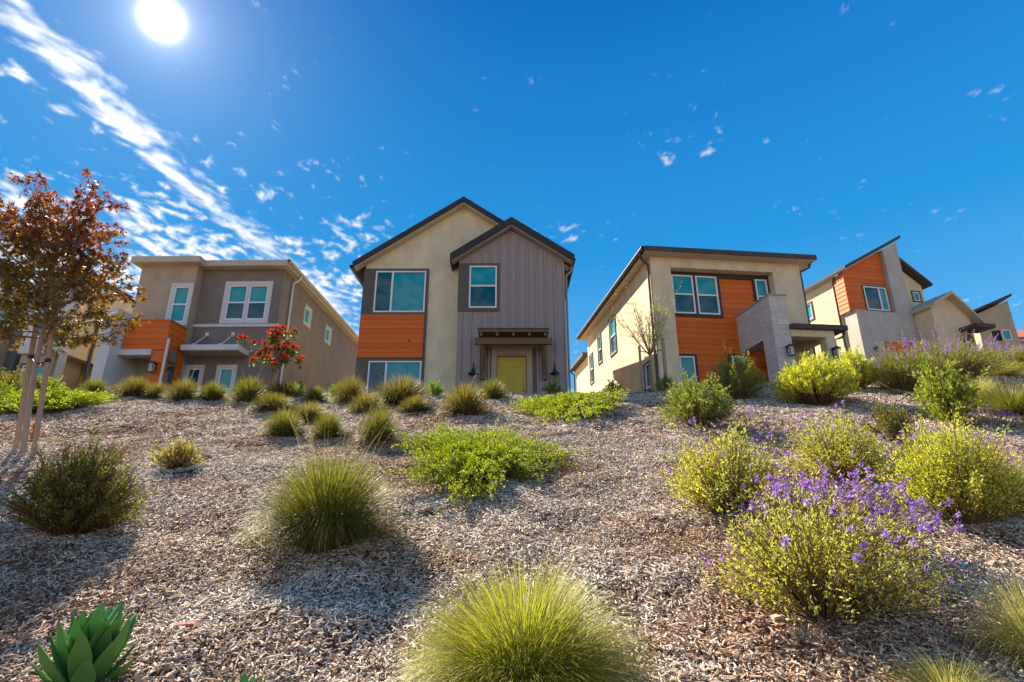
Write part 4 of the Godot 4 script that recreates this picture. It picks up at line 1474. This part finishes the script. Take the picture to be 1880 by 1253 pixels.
func mulch() -> void:
	var root := Node3D.new()
	root.name = "wood_chip_mulch"
	add_child(root)
	root.set_meta("kind", "stuff")
	root.set_meta("label", "weathered grey-brown wood chip mulch covering the slope")
	root.set_meta("category", "mulch")
	var variants := 6
	var lists := []
	for k in variants * 2 + 2:
		lists.append([[], []])
	rng.seed = 1234
	var z := -1.9
	var step := 0.155
	while z > -14.0:
		var far := -z > 7.0
		step = 0.155 if not far else 0.20
		var half := -z * 1.12 + 0.9
		var x := -half
		while x < half:
			var px := x + rng.randf_range(-0.09, 0.09)
			var pz := z + rng.randf_range(-0.09, 0.09)
			var bare := patchy.get_noise_2d(px, pz)
			var soil_spot := smoothstep(0.30, 0.55, bare)
			var hollow := exp(-(pow(px + 5.4, 2.0) * 1.1 + pow(pz + 7.6, 2.0) * 2.2))
			if rng.randf() < maxf(soil_spot * 0.75, hollow * 0.8):
				var up2 := Basis(Quaternion(Vector3.UP, ground_normal(px, pz))) * Basis(Vector3.UP, rng.randf() * TAU)
				var cl: Array = lists[variants * 2 + rng.randi() % 2]
				cl[0].append(Transform3D(up2, Vector3(px, ground_at(px, pz) + 0.002, pz)))
				cl[1].append(Color.WHITE * rng.randf_range(0.8, 1.15))
			else:
				var up := ground_normal(px, pz)
				var side := up.cross(Vector3(sin(px * 91.0 + pz * 37.0), 0.0, cos(px * 53.0 - pz * 71.0)).normalized()).normalized()
				var b := Basis(side, up, side.cross(up))
				var l: Array = lists[(rng.randi() % variants) + (variants if far else 0)]
				l[0].append(Transform3D(b, Vector3(px, ground_at(px, pz) + 0.006, pz)))
				var warm := clampf(bare * 2.2 + 0.15 + hollow + 0.3 * smoothstep(0.0, 3.0, px) * smoothstep(7.0, 3.0, -pz), 0.0, 1.0)
				var tone := rng.randf_range(0.88, 1.1)
				var c := Color(1.0, 0.98, 0.95).lerp(Color(0.84, 0.68, 0.55), warm)
				l[1].append(Color(c.r * tone, c.g * tone, c.b * tone))
			x += step
		z -= step
	for k in lists.size():
		var mm := MultiMesh.new()
		mm.transform_format = MultiMesh.TRANSFORM_3D
		mm.use_colors = true
		mm.mesh = crumb_patch(300 + k) if k >= variants * 2 else chip_patch(300 + k, 215 if k < variants else 165, 0.15 if k < variants else 0.19, 1.0 if k < variants else 1.4)
		mm.instance_count = lists[k][0].size()
		for i in lists[k][0].size():
			mm.set_instance_transform(i, lists[k][0][i])
			mm.set_instance_color(i, lists[k][1][i])
		var o := MultiMeshInstance3D.new()
		o.name = "chips"
		o.multimesh = mm
		o.material_override = M.chip
		o.set_meta("kind", "stuff")
		root.add_child(o, true)


func leaf_litter() -> void:
	var root := Node3D.new()
	root.name = "leaf_litter"
	add_child(root)
	root.set_meta("kind", "stuff")
	root.set_meta("label", "reddish brown fallen leaf litter lying under the shrubs")
	root.set_meta("category", "leaf litter")
	rng.seed = 99
	var g := Geo.new()
	for k in 46:
		g.col = pick([Color(0.34, 0.17, 0.07), Color(0.25, 0.13, 0.06), Color(0.42, 0.24, 0.10), Color(0.16, 0.09, 0.05)])
		var at := Vector3(rng.randfn(0.0, 0.07), rng.randf_range(0.012, 0.035), rng.randfn(0.0, 0.07))
		g.leaf(at, (Vector3(rng.randfn(), rng.randfn(0.0, 0.25), rng.randfn())).normalized(), Vector3.UP, rng.randf_range(0.010, 0.030), rng.randf_range(0.004, 0.010))
	var mm := MultiMesh.new()
	mm.transform_format = MultiMesh.TRANSFORM_3D
	mm.mesh = g.mesh()
	var places := []
	for q in [[-2.95, -3.75, 0.42, 60], [1.4, -3.6, 0.4, 40], [1.62, -4.1, 0.4, 34], [3.25, -3.95, 0.4, 34], [1.6, -2.85, 0.35, 30], [-0.9, -8.4, 0.6, 40], [-5.2, -7.2, 0.8, 60], [2.7, -7.2, 0.5, 34], [0.6, -2.9, 0.4, 26], [0.9, -4.6, 0.6, 30], [4.6, -6.2, 0.5, 30], [-0.2, -5.0, 0.7, 30], [-1.2, -3.5, 0.45, 24]]:
		for k in q[3]:
			places.append(Vector2(q[0] + rng.randfn(0.0, q[2]), q[1] + rng.randfn(0.0, q[2] * 0.6)))
	mm.instance_count = places.size()
	for k in places.size():
		var b := Basis(Quaternion(Vector3.UP, ground_normal(places[k].x, places[k].y))) * Basis(Vector3.UP, rng.randf() * TAU)
		mm.set_instance_transform(k, Transform3D(b, on_ground(places[k].x, places[k].y, 0.0)))
	var o := MultiMeshInstance3D.new()
	o.name = "fallen_leaves"
	o.multimesh = mm
	o.material_override = M.leaves
	o.set_meta("kind", "stuff")
	root.add_child(o, true)


func terrain() -> void:
	var xs := PackedFloat32Array()
	var zs := PackedFloat32Array()
	for q in [-900.0, -500.0, -250.0, -120.0, -60.0, -35.0, -24.0, -18.0]:
		xs.append(q)
	var x := -15.0
	while x < 14.0:
		xs.append(x)
		x += 0.08
	for q in [16.0, 19.0, 24.0, 35.0, 60.0, 120.0, 250.0, 500.0, 900.0]:
		xs.append(q)
	for q in [300.0, 120.0, 50.0, 25.0, 14.0, 10.0, 6.0, 3.0, 1.0]:
		zs.append(q)
	var z := 0.0
	while z > -15.5:
		zs.append(z)
		z -= 0.08
	for q in [-17.0, -20.0, -26.0, -36.0, -50.0, -80.0, -130.0, -250.0, -500.0, -900.0]:
		zs.append(q)
	var v := PackedVector3Array()
	var n := PackedVector3Array()
	var ix := PackedInt32Array()
	for j in zs.size():
		for i in xs.size():
			v.append(Vector3(xs[i], ground_at(clampf(xs[i], -40.0, 40.0), zs[j]), zs[j]))
			n.append(ground_normal(xs[i], zs[j]) if absf(xs[i]) < 16.0 else Vector3.UP)
	var w := xs.size()
	for j in zs.size() - 1:
		for i in w - 1:
			var a := j * w + i
			ix.append_array([a, a + w, a + w + 1, a, a + w + 1, a + 1])
	var arr := []
	arr.resize(Mesh.ARRAY_MAX)
	arr[Mesh.ARRAY_VERTEX] = v
	arr[Mesh.ARRAY_NORMAL] = n
	arr[Mesh.ARRAY_INDEX] = ix
	var m := ArrayMesh.new()
	m.add_surface_from_arrays(Mesh.PRIMITIVE_TRIANGLES, arr)
	var o := MeshInstance3D.new()
	o.name = "ground"
	o.mesh = m
	o.material_override = M.soil
	o.set_meta("kind", "structure")
	o.set_meta("label", "brown soil of the planted slope below the houses")
	add_child(o)


func crest_tufts() -> void:
	var green := [Color(0.17, 0.175, 0.028), Color(0.23, 0.215, 0.038), Color(0.12, 0.14, 0.022), Color(0.27, 0.20, 0.06)]
	var brown := [Color(0.26, 0.185, 0.058), Color(0.19, 0.16, 0.034), Color(0.31, 0.215, 0.08), Color(0.14, 0.13, 0.026), Color(0.23, 0.185, 0.045)]
	var kinds := [
		tuft_meshes(11, 2600, 0.014, brown, 1.55, 5, 6, 0.85, 0.12), tuft_meshes(12, 2600, 0.014, brown, 1.65, 5, 4, 0.85, 0.12),
		tuft_meshes(13, 2600, 0.014, green, 1.5, 5, 4, 0.85, 0.12), tuft_meshes(14, 2600, 0.014, green, 1.45, 5, 12, 0.85, 0.12),
	]
	var list := [
		[-8.6, -11.1, 0.50, 0.46, 2, "dense green bunchgrass first in the crest row, before the white fin"],
		[-8.15, -11.15, 0.36, 0.30, 0, "small brown bunchgrass squeezed second in the crest row"],
		[-7.52, -10.75, 0.60, 0.52, 0, "wide brown bunchgrass in front of the orange porch post"],
		[-6.98, -10.6, 0.44, 0.42, 1, "small brown bunchgrass just right of the orange porch"],
		[-6.23, -10.25, 0.60, 0.52, 0, "tall brown bunchgrass below the first small window of the taupe house"],
		[-5.62, -10.15, 0.54, 0.42, 2, "bright green bunchgrass between the two small windows of the taupe house"],
		[-4.76, -9.75, 0.60, 0.58, 2, "largest dark green bunchgrass left of the red-leaved tree"],
		[-4.55, -10.75, 0.68, 0.40, 1, "pale brown bunchgrass under the downspout of the taupe house"],
		[-3.90, -8.92, 0.62, 0.36, 1, "brown bunchgrass behind the mulch, back one of the left pair"],
		[-2.94, -7.08, 0.48, 0.42, 3, "green bunchgrass with pale stalks, front one of the left pair"],
		[-3.67, -10.08, 0.40, 0.38, 2, "lime bunchgrass before the low grey wall left of the gabled house"],
		[-2.91, -9.74, 0.58, 0.60, 0, "tall bunchgrass with seed stalks at the left corner of the gabled house"],
		[-2.37, -8.92, 0.58, 0.42, 1, "straw brown bunchgrass behind the stalky green one"],
		[-2.97, -8.02, 0.54, 0.36, 1, "low olive bunchgrass between the two pairs on the slope"],
		[-2.30, -6.89, 0.42, 0.40, 3, "small green bunchgrass with drooping white stalks left of the gap"],
		[-1.61, -6.65, 0.46, 0.50, 3, "green bunchgrass with slanting white stalks, nearest of the slope group"],
		[-2.00, -9.81, 0.92, 0.60, 1, "broadest bunchgrass mound under the lower left window of the gabled house"],
		[-1.58, -8.92, 0.50, 0.34, 0, "small olive bunchgrass in front of the broad mound"],
		[-0.74, -8.62, 0.72, 0.60, 0, "round bunchgrass alone left of the yellow door"],
		[-0.39, -10.43, 0.54, 0.46, 2, "dark bunchgrass directly before the yellow door"],
	]
	for k in list.size():
		var q: Array = list[k]
		put_tuft("bunchgrass", q[5], "bunchgrasses along the crest", kinds[q[4]], q[0], q[1], q[2] * 0.92, q[3] * 1.0, k * 1.9)


func big_grasses() -> void:
	var lime := [Color(0.36, 0.38, 0.05), Color(0.46, 0.44, 0.07), Color(0.26, 0.31, 0.04), Color(0.42, 0.34, 0.09), Color(0.50, 0.43, 0.17)]
	var mid := [Color(0.16, 0.18, 0.024), Color(0.24, 0.25, 0.036), Color(0.11, 0.135, 0.02), Color(0.29, 0.19, 0.055), Color(0.27, 0.24, 0.09)]
	var straw := [Color(0.56, 0.48, 0.20), Color(0.44, 0.41, 0.13), Color(0.64, 0.54, 0.28), Color(0.36, 0.36, 0.11)]
	put_tuft("deer_grass", "largest lime green grass clump at the bottom edge of the slope", "large grass clumps", tuft_meshes(31, 6500, 0.0075, lime, 1.25, 7, 70, 1.1, 0.28), 0.04, -2.40, 0.70, 0.50, 0.3)
	put_tuft("deer_grass", "large green grass clump alone in the mulch left of the bright groundcover", "large grass clumps", tuft_meshes(32, 6000, 0.008, mid, 1.35, 7, 40, 0.95, 0.10), -1.20, -3.75, 0.72, 0.66, 1.0)
	var small_mid := tuft_meshes(33, 2200, 0.013, mid, 1.5, 5, 12, 0.7)
	var small_straw := tuft_meshes(34, 2200, 0.009, straw, 1.35, 6, 20, 1.0, 0.12)
	put_tuft("deer_grass", "green grass clump at the far edge beside the tall leafy shrub", "large grass clumps", small_mid, 6.85, -7.45, 0.68, 0.52, 0.0)
	put_tuft("deer_grass", "yellowish grass clump behind the tall leafy shrub", "large grass clumps", small_straw, 7.3, -8.4, 0.55, 0.46, 0.0)
	put_tuft("deer_grass", "green grass clump on the crest at the extreme edge below the olive house", "large grass clumps", small_mid, 10.3, -11.0, 0.9, 0.5, 2.0)
	put_tuft("deer_grass", "dry tan grass clump on the crest below the olive house", "large grass clumps", small_straw, 9.35, -10.2, 0.7, 0.36, 1.0)
	put_tuft("deer_grass", "dark green grass clump between the two yellow-green sages", "large grass clumps", small_mid, 3.72, -5.1, 0.55, 0.46, 4.0)
	put_tuft("deer_grass", "dark grass clump half hidden behind the round yellow-green sage", "large grass clumps", small_mid, 3.85, -4.35, 0.55, 0.40, 3.0)
	put_tuft("deer_grass", "pale straw grass clump in the bottom corner", "large grass clumps", small_straw, 2.20, -2.56, 0.44, 0.44, 5.0)
	put_tuft("deer_grass", "low pale grass clump on the bottom edge beside the corner", "large grass clumps", small_straw, 1.64, -2.36, 0.36, 0.22, 2.4)


func shrubs() -> void:
	var bright := [Color(0.31, 0.36, 0.018), Color(0.45, 0.46, 0.025), Color(0.18, 0.25, 0.015), Color(0.54, 0.49, 0.05), Color(0.24, 0.26, 0.02)]
	var brownish := Color(0.16, 0.10, 0.06)
	var sage := [Color(0.66, 0.58, 0.12), Color(0.78, 0.66, 0.18), Color(0.50, 0.49, 0.09), Color(0.70, 0.52, 0.16)]
	var yellow := [Color(0.72, 0.65, 0.08), Color(0.58, 0.55, 0.06), Color(0.78, 0.68, 0.13)]
	var olive := [Color(0.24, 0.28, 0.055), Color(0.32, 0.34, 0.06), Color(0.18, 0.22, 0.04), Color(0.40, 0.35, 0.10)]
	var dark := [Color(0.17, 0.17, 0.03), Color(0.23, 0.21, 0.035), Color(0.12, 0.13, 0.025), Color(0.38, 0.25, 0.06)]
	# bright creeping groundcover
	var creep := {"w": 1.50, "h": 0.30, "stems": 1700, "leaves": 36, "size": 0.020, "thin": 0.6, "cols": bright, "stem": brownish, "up": 0.75, "inner": 0.5, "twig": 0.035, "flat": 0.55, "base": 0.55, "lift": 0.5, "lobes": 0.75, "hug": 1.0, "long": 1.55}
	put_shrub("creeping_shrub", "wide bright green creeping shrub in the middle of the slope", "groundcover", -0.30, -5.55, 501, creep, "bright green creeping shrubs")
	var c2 := creep.duplicate()
	c2.merge({"w": 2.05, "h": 0.24, "stems": 900, "long": 1.15, "leaves": 24, "size": 0.034}, true)
	put_shrub("creeping_shrub", "bright green creeping shrub near the crest right of the yellow door", "groundcover", 1.05, -9.0, 502, c2, "bright green creeping shrubs")
	var c3 := creep.duplicate()
	c3.merge({"w": 1.6, "h": 0.30, "stems": 520, "leaves": 24, "size": 0.036, "lobes": 0.5, "long": 1.0}, true)
	put_shrub("creeping_shrub", "bright green creeping shrub behind the stakes of the autumn tree", "groundcover", -7.75, -9.0, 503, c3, "bright green creeping shrubs")
	c3.merge({"w": 1.2, "h": 0.16, "stems": 260}, true)
	put_shrub("creeping_shrub", "flat green creeping shrub reaching towards the crest row", "groundcover", -8.0, -9.9, 504, c3, "bright green creeping shrubs")
	# salvias
	var s := {"w": 1.0, "h": 0.66, "stems": 420, "leaves": 26, "size": 0.027, "thin": 0.36, "cols": sage, "stem": Color(0.22, 0.16, 0.08), "up": 0.55, "inner": 0.35, "twig": 0.05, "lift": 0.1, "flowers": 0.05, "spike": 0.05, "lobes": 0.5}
	var s3 := s.duplicate()
	s3.merge({"w": 1.06, "h": 0.62, "stems": 430, "leaves": 26, "size": 0.025, "flowers": 0.10, "spike": 0.04, "petal": 0.013, "lobes": 0.5}, true)
	put_shrub("sage_bush", "loose yellow-green sage with scattered purple flowers, nearest of all", "sage", 1.55, -3.02, 601, s3, "yellow-green sages")
	s.w = 0.95
	put_shrub("sage_bush", "yellow-green sage left of the purple flower mass", "sage", 1.62, -4.25, 602, s, "yellow-green sages")
	var s2 := s.duplicate()
	s2.merge({"w": 0.95, "h": 0.60, "leaves": 24, "flowers": 0.03}, true)
	put_shrub("sage_bush", "yellow-green sage directly behind the purple flower mass", "sage", 2.98, -5.1, 603, s2, "yellow-green sages")
	var s4 := s.duplicate()
	s4.merge({"w": 0.92, "h": 0.74, "stems": 620, "leaves": 34, "cols": yellow, "flowers": 0.012, "size": 0.026}, true)
	put_shrub("sage_bush", "dense round yellow sage at the edge of the slope", "sage", 3.22, -4.12, 604, s4, "yellow-green sages")
	var s5 := s.duplicate()
	s5.merge({"w": 1.12, "h": 0.43, "stems": 560, "leaves": 7, "flowers": 0.9, "spike": 0.05, "cols": sage, "petal": 0.0115, "size": 0.026}, true)
	put_shrub("purple_sage", "sage covered in a mass of purple flower whorls behind the nearest sage", "sage", 2.05, -3.75, 605, s5)
	var s6 := s.duplicate()
	s6.merge({"w": 2.4, "h": 0.15, "stems": 320, "leaves": 5, "flowers": 0.55, "spike": 0.05, "flat": 0.3, "base": 0.85, "hug": 1.0, "petal": 0.013, "size": 0.024}, true)
	put_shrub("creeping_sage", "thin creeping sage dotted with purple flowers over the mulch", "sage", 3.2, -6.6, 606, s6, "creeping purple sages")
	s6.merge({"w": 1.5, "stems": 120}, true)
	put_shrub("creeping_sage", "sparse creeping sage with purple dots behind the dense yellow sage", "sage", 5.0, -5.9, 607, s6, "creeping purple sages")
	s6.merge({"w": 0.6, "stems": 60, "flowers": 0.9, "h": 0.14}, true)
	put_shrub("creeping_sage", "small patch of purple sage flowers at the foot of the tall leafy shrub", "sage", 6.15, -7.0, 608, s6, "creeping purple sages")
	# upright shrubs along the right of the crest
	var u := {"w": 1.05, "h": 0.85, "stems": 240, "leaves": 46, "size": 0.045, "thin": 0.3, "cols": olive, "stem": brownish, "up": 0.7, "inner": 0.25, "twig": 0.04, "lift": 0.35, "lobes": 0.7}
	put_shrub("upright_shrub", "tall olive green shrub before the orange siding of the boxy house", "shrub", 4.06, -9.7, 611, u, "olive green upright shrubs")
	var u2 := u.duplicate()
	u2.merge({"w": 1.15, "h": 0.72, "stems": 260}, true)
	put_shrub("upright_shrub", "spreading olive green shrub lower on the slope left of the tall one", "shrub", 2.58, -7.5, 612, u2, "olive green upright shrubs")
	var r := {"w": 1.28, "h": 0.80, "stems": 520, "leaves": 40, "size": 0.046, "thin": 0.4, "cols": yellow, "stem": brownish, "up": 0.5, "inner": 0.5, "twig": 0.035, "lift": 0.45, "lobes": 0.15, "flat": 0.85}
	put_shrub("round_shrub", "big round yellow-green shrub below the stone portal", "shrub", 5.03, -8.9, 613, r, "round yellow-green shrubs")
	var r2 := r.duplicate()
	r2.merge({"w": 0.75, "h": 0.74, "stems": 260}, true)
	put_shrub("round_shrub", "smaller yellow-green shrub peeking behind the big round one", "shrub", 6.25, -9.75, 614, r2, "round yellow-green shrubs")
	var f := {"w": 1.2, "h": 0.82, "stems": 600, "leaves": 16, "size": 0.05, "thin": 0.16, "cols": [Color(0.36, 0.34, 0.06), Color(0.46, 0.39, 0.09), Color(0.28, 0.29, 0.05)], "stem": Color(0.2, 0.18, 0.06), "up": 0.6, "inner": 0.3, "twig": 0.05, "lift": 0.8, "along": 1.2, "flowers": 0.10, "spike": 0.22, "petal": 0.010}
	put_shrub("lavender_bush", "wispy olive bush with purple spikes right of the round yellow-green shrubs", "lavender", 6.95, -9.55, 615, f, "wispy purple-spiked bushes")
	var f2 := f.duplicate()
	f2.merge({"w": 1.7, "h": 0.74, "stems": 800, "flowers": 0.15}, true)
	put_shrub("lavender_bush", "broad wispy bush with a haze of purple spikes behind the leafy shrub", "lavender", 8.35, -10.1, 616, f2, "wispy purple-spiked bushes")
	f2.merge({"w": 1.2, "h": 0.36, "stems": 420, "flowers": 0.16}, true)
	put_shrub("lavender_bush", "purple-spiked bush on the crest at the extreme edge", "lavender", 10.5, -11.6, 617, f2, "wispy purple-spiked bushes")
	var l := {"w": 0.85, "h": 0.86, "stems": 130, "leaves": 40, "size": 0.055, "thin": 0.42, "cols": [Color(0.26, 0.32, 0.035), Color(0.36, 0.39, 0.05), Color(0.18, 0.23, 0.03), Color(0.50, 0.46, 0.08)], "stem": brownish, "up": 0.75, "inner": 0.12, "twig": 0.05, "lift": 0.4, "lobes": 0.4}
	put_shrub("leafy_shrub", "tall fresh green leafy shrub in front of the purple haze", "shrub", 5.8, -7.25, 618, l)
	var m := {"w": 0.52, "h": 0.52, "stems": 150, "leaves": 34, "size": 0.034, "thin": 0.3, "cols": [Color(0.22, 0.19, 0.04), Color(0.16, 0.17, 0.035), Color(0.30, 0.20, 0.06)], "stem": brownish, "up": 0.7, "inner": 0.2, "twig": 0.035, "lift": 0.5}
	put_shrub("brown_shrub", "small brown-green shrub above the sages", "shrub", 4.42, -6.4, 619, m)
	var dk := {"w": 0.78, "h": 0.60, "stems": 620, "leaves": 42, "size": 0.022, "thin": 0.4, "cols": dark, "stem": Color(0.12, 0.07, 0.035), "up": 0.6, "inner": 0.2, "twig": 0.03, "lift": 0.4, "lobes": 0.2}
	put_shrub("dark_shrub", "dark rounded shrub in the shadow of the autumn tree", "shrub", -2.98, -3.92, 620, dk)
	var dry := {"w": 0.50, "h": 0.30, "stems": 130, "leaves": 30, "size": 0.026, "thin": 0.5, "cols": [Color(0.48, 0.31, 0.07), Color(0.26, 0.22, 0.04), Color(0.75, 0.68, 0.45), Color(0.42, 0.22, 0.06)], "stem": brownish, "up": 0.6, "inner": 0.3, "twig": 0.03, "lift": 0.4}
	put_shrub("dry_plant", "small dry ochre plant with cream flower heads on open mulch", "plant", -3.3, -5.56, 621, dry)
	var br := {"w": 1.0, "h": 0.62, "stems": 300, "leaves": 26, "size": 0.04, "thin": 0.3, "cols": [Color(0.36, 0.24, 0.05), Color(0.28, 0.22, 0.05), Color(0.20, 0.18, 0.04)], "stem": brownish, "up": 0.7, "inner": 0.3, "twig": 0.04, "lift": 0.6}
	put_shrub("ochre_bush", "ochre brown bush at the left edge below the slate house", "shrub", -9.75, -10.3, 622, br)
	var g := {"w": 0.7, "h": 0.45, "stems": 160, "leaves": 30, "size": 0.04, "thin": 0.4, "cols": bright, "stem": brownish, "up": 0.7, "inner": 0.2, "twig": 0.04, "lift": 0.4}
	put_shrub("green_bush", "green bush at the left edge behind the stakes", "shrub", -8.6, -9.2, 623, g, "green bushes on the left bank")
	put_shrub("green_bush", "green bush below the ochre brown bush", "shrub", -8.75, -10.1, 624, g, "green bushes on the left bank")
	var red := {"w": 0.12, "h": 0.26, "stems": 14, "leaves": 18, "size": 0.03, "thin": 0.4, "cols": [Color(0.5, 0.08, 0.02), Color(0.55, 0.16, 0.03)], "stem": brownish, "up": 0.8, "inner": 0.1, "twig": 0.015, "lift": 0.5}
	put_shrub("red_sprout", "tiny orange-red sprout between stake and trunk", "plant", -6.05, -6.98, 625, red)
	# young leafy plants along the crest
	var y := {"w": 0.42, "h": 0.34, "stems": 46, "leaves": 24, "size": 0.055, "thin": 0.25, "cols": [Color(0.20, 0.30, 0.045), Color(0.28, 0.36, 0.06), Color(0.15, 0.24, 0.04)], "stem": Color(0.2, 0.22, 0.08), "up": 0.8, "inner": 0.15, "twig": 0.03, "lift": 0.5}
	var places := [
		[-1.54, -10.66, "fresh leafy plant between the broad mound and the round bunchgrass"],
		[-3.35, -10.3, "fresh leafy plant behind the lime bunchgrass"],
		[0.85, -11.2, "fresh leafy plant at the right corner of the gabled house"],
		[2.1, -11.25, "silvery leafy plant before the low grey wall right of the gabled house"],
		[3.12, -10.95, "fresh leafy plant at the foot of the thick stake"],
		[-4.4, -11.0, "fresh leafy plant at the foot of the red-leaved tree"],
		[-5.3, -10.7, "fresh leafy plant left of the largest dark bunchgrass"],
		[5.72, -10.95, "fresh leafy plant at the foot of the stone portal"],
	]
	for k in places.size():
		var q: Array = places[k]
		put_shrub("leafy_plant", q[2], "plant", q[0], q[1], 640 + k, y, "young leafy plants along the crest")


func bits() -> void:
	rng.seed = 8
	for q in [[-1.50, -2.80, 0.10, 0.35, Color(0.36, 0.13, 0.08), "reddish split wood piece lying near the agave"], [1.28, -2.95, 0.07, 0.5, Color(0.62, 0.52, 0.36), "pale fresh wood piece lying left of the nearest sage"], [0.62, -3.6, 0.06, 2.2, Color(0.6, 0.52, 0.42), "pale wood splinter on open mulch in the middle"]]:
		var g := Geo.new()
		g.col = q[4]
		g.prism(PackedVector2Array([Vector2(-q[2] / 2.0, -0.008), Vector2(q[2] / 2.0, -0.011), Vector2(q[2] / 2.0 + 0.012, 0.0), Vector2(q[2] / 2.0 - 0.01, 0.012), Vector2(-q[2] / 2.0 + 0.01, 0.009)]), -0.011, 0.011)
		var t := thing("wood_piece", q[5], "wood piece", on_ground(q[0], q[1], -0.028), q[3], "loose wood pieces")
		t.rotation.x = 0.33
		part(t, "splinter", g, M.chip)
	var b := thing("plastic_scrap", "bright blue plastic scrap on the mulch right of the sages", "litter", on_ground(2.62, -3.44, -0.02))
	var g2 := Geo.new()
	g2.col = Color(0.05, 0.42, 0.75)
	g2.prism(PackedVector2Array([Vector2(-0.012, 0), Vector2(0.013, 0.004), Vector2(0.010, 0.03), Vector2(0.016, 0.042), Vector2(-0.008, 0.036)]), -0.002, 0.002)
	part(b, "scrap", g2, M.chip)


func _ready() -> void:
	relief.seed = 6
	relief.frequency = 0.9
	relief.fractal_octaves = 3
	patchy.seed = 12
	patchy.frequency = 0.55
	patchy.fractal_octaves = 3
	# camera
	var cam := Camera3D.new()
	cam.name = "camera"
	add_child(cam)
	cam.position = Vector3(0, EYE, 0)
	cam.rotation_degrees = Vector3(18.0, 0, 0)
	cam.fov = 63.62
	cam.near = 0.05
	cam.far = 3000.0
	cam.current = true
	# sky, sun, exposure
	var env := Environment.new()
	env.background_mode = Environment.BG_SKY
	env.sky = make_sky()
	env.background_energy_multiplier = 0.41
	env.tonemap_mode = Environment.TONE_MAPPER_LINEAR
	env.tonemap_exposure = 3.0
	env.sdfgi_enabled = true
	env.ssao_enabled = true
	env.ssil_enabled = true
	var we := WorldEnvironment.new()
	we.name = "environment"
	we.environment = env
	add_child(we)
	var sun := DirectionalLight3D.new()
	sun.name = "sun"
	add_child(sun)
	sun.look_at_from_position(SUN_DIR * 50.0, Vector3.ZERO)
	sun.light_energy = 1.6
	sun.light_color = Color(1.0, 0.94, 0.85)
	sun.light_angular_distance = 0.5
	sun.shadow_enabled = true
	# setting
	make_textures()
	make_materials()
	terrain()
	house_centre()
	house_taupe()
	house_boxy()
	house_slanted()
	houses_far()
	garden_walls()
	# plants
	autumn_tree()
	photinia()
	palo_verde()
	crest_tufts()
	big_grasses()
	shrubs()
	agave("large agave rosette with broad green leaves at the bottom left corner", -1.66, -2.43, 0.285, 34, 701)
	agave("small agave tip at the bottom edge right of the large agave", -0.99, -2.34, 0.16, 14, 702)
	mulch()
	leaf_litter()
	bits()
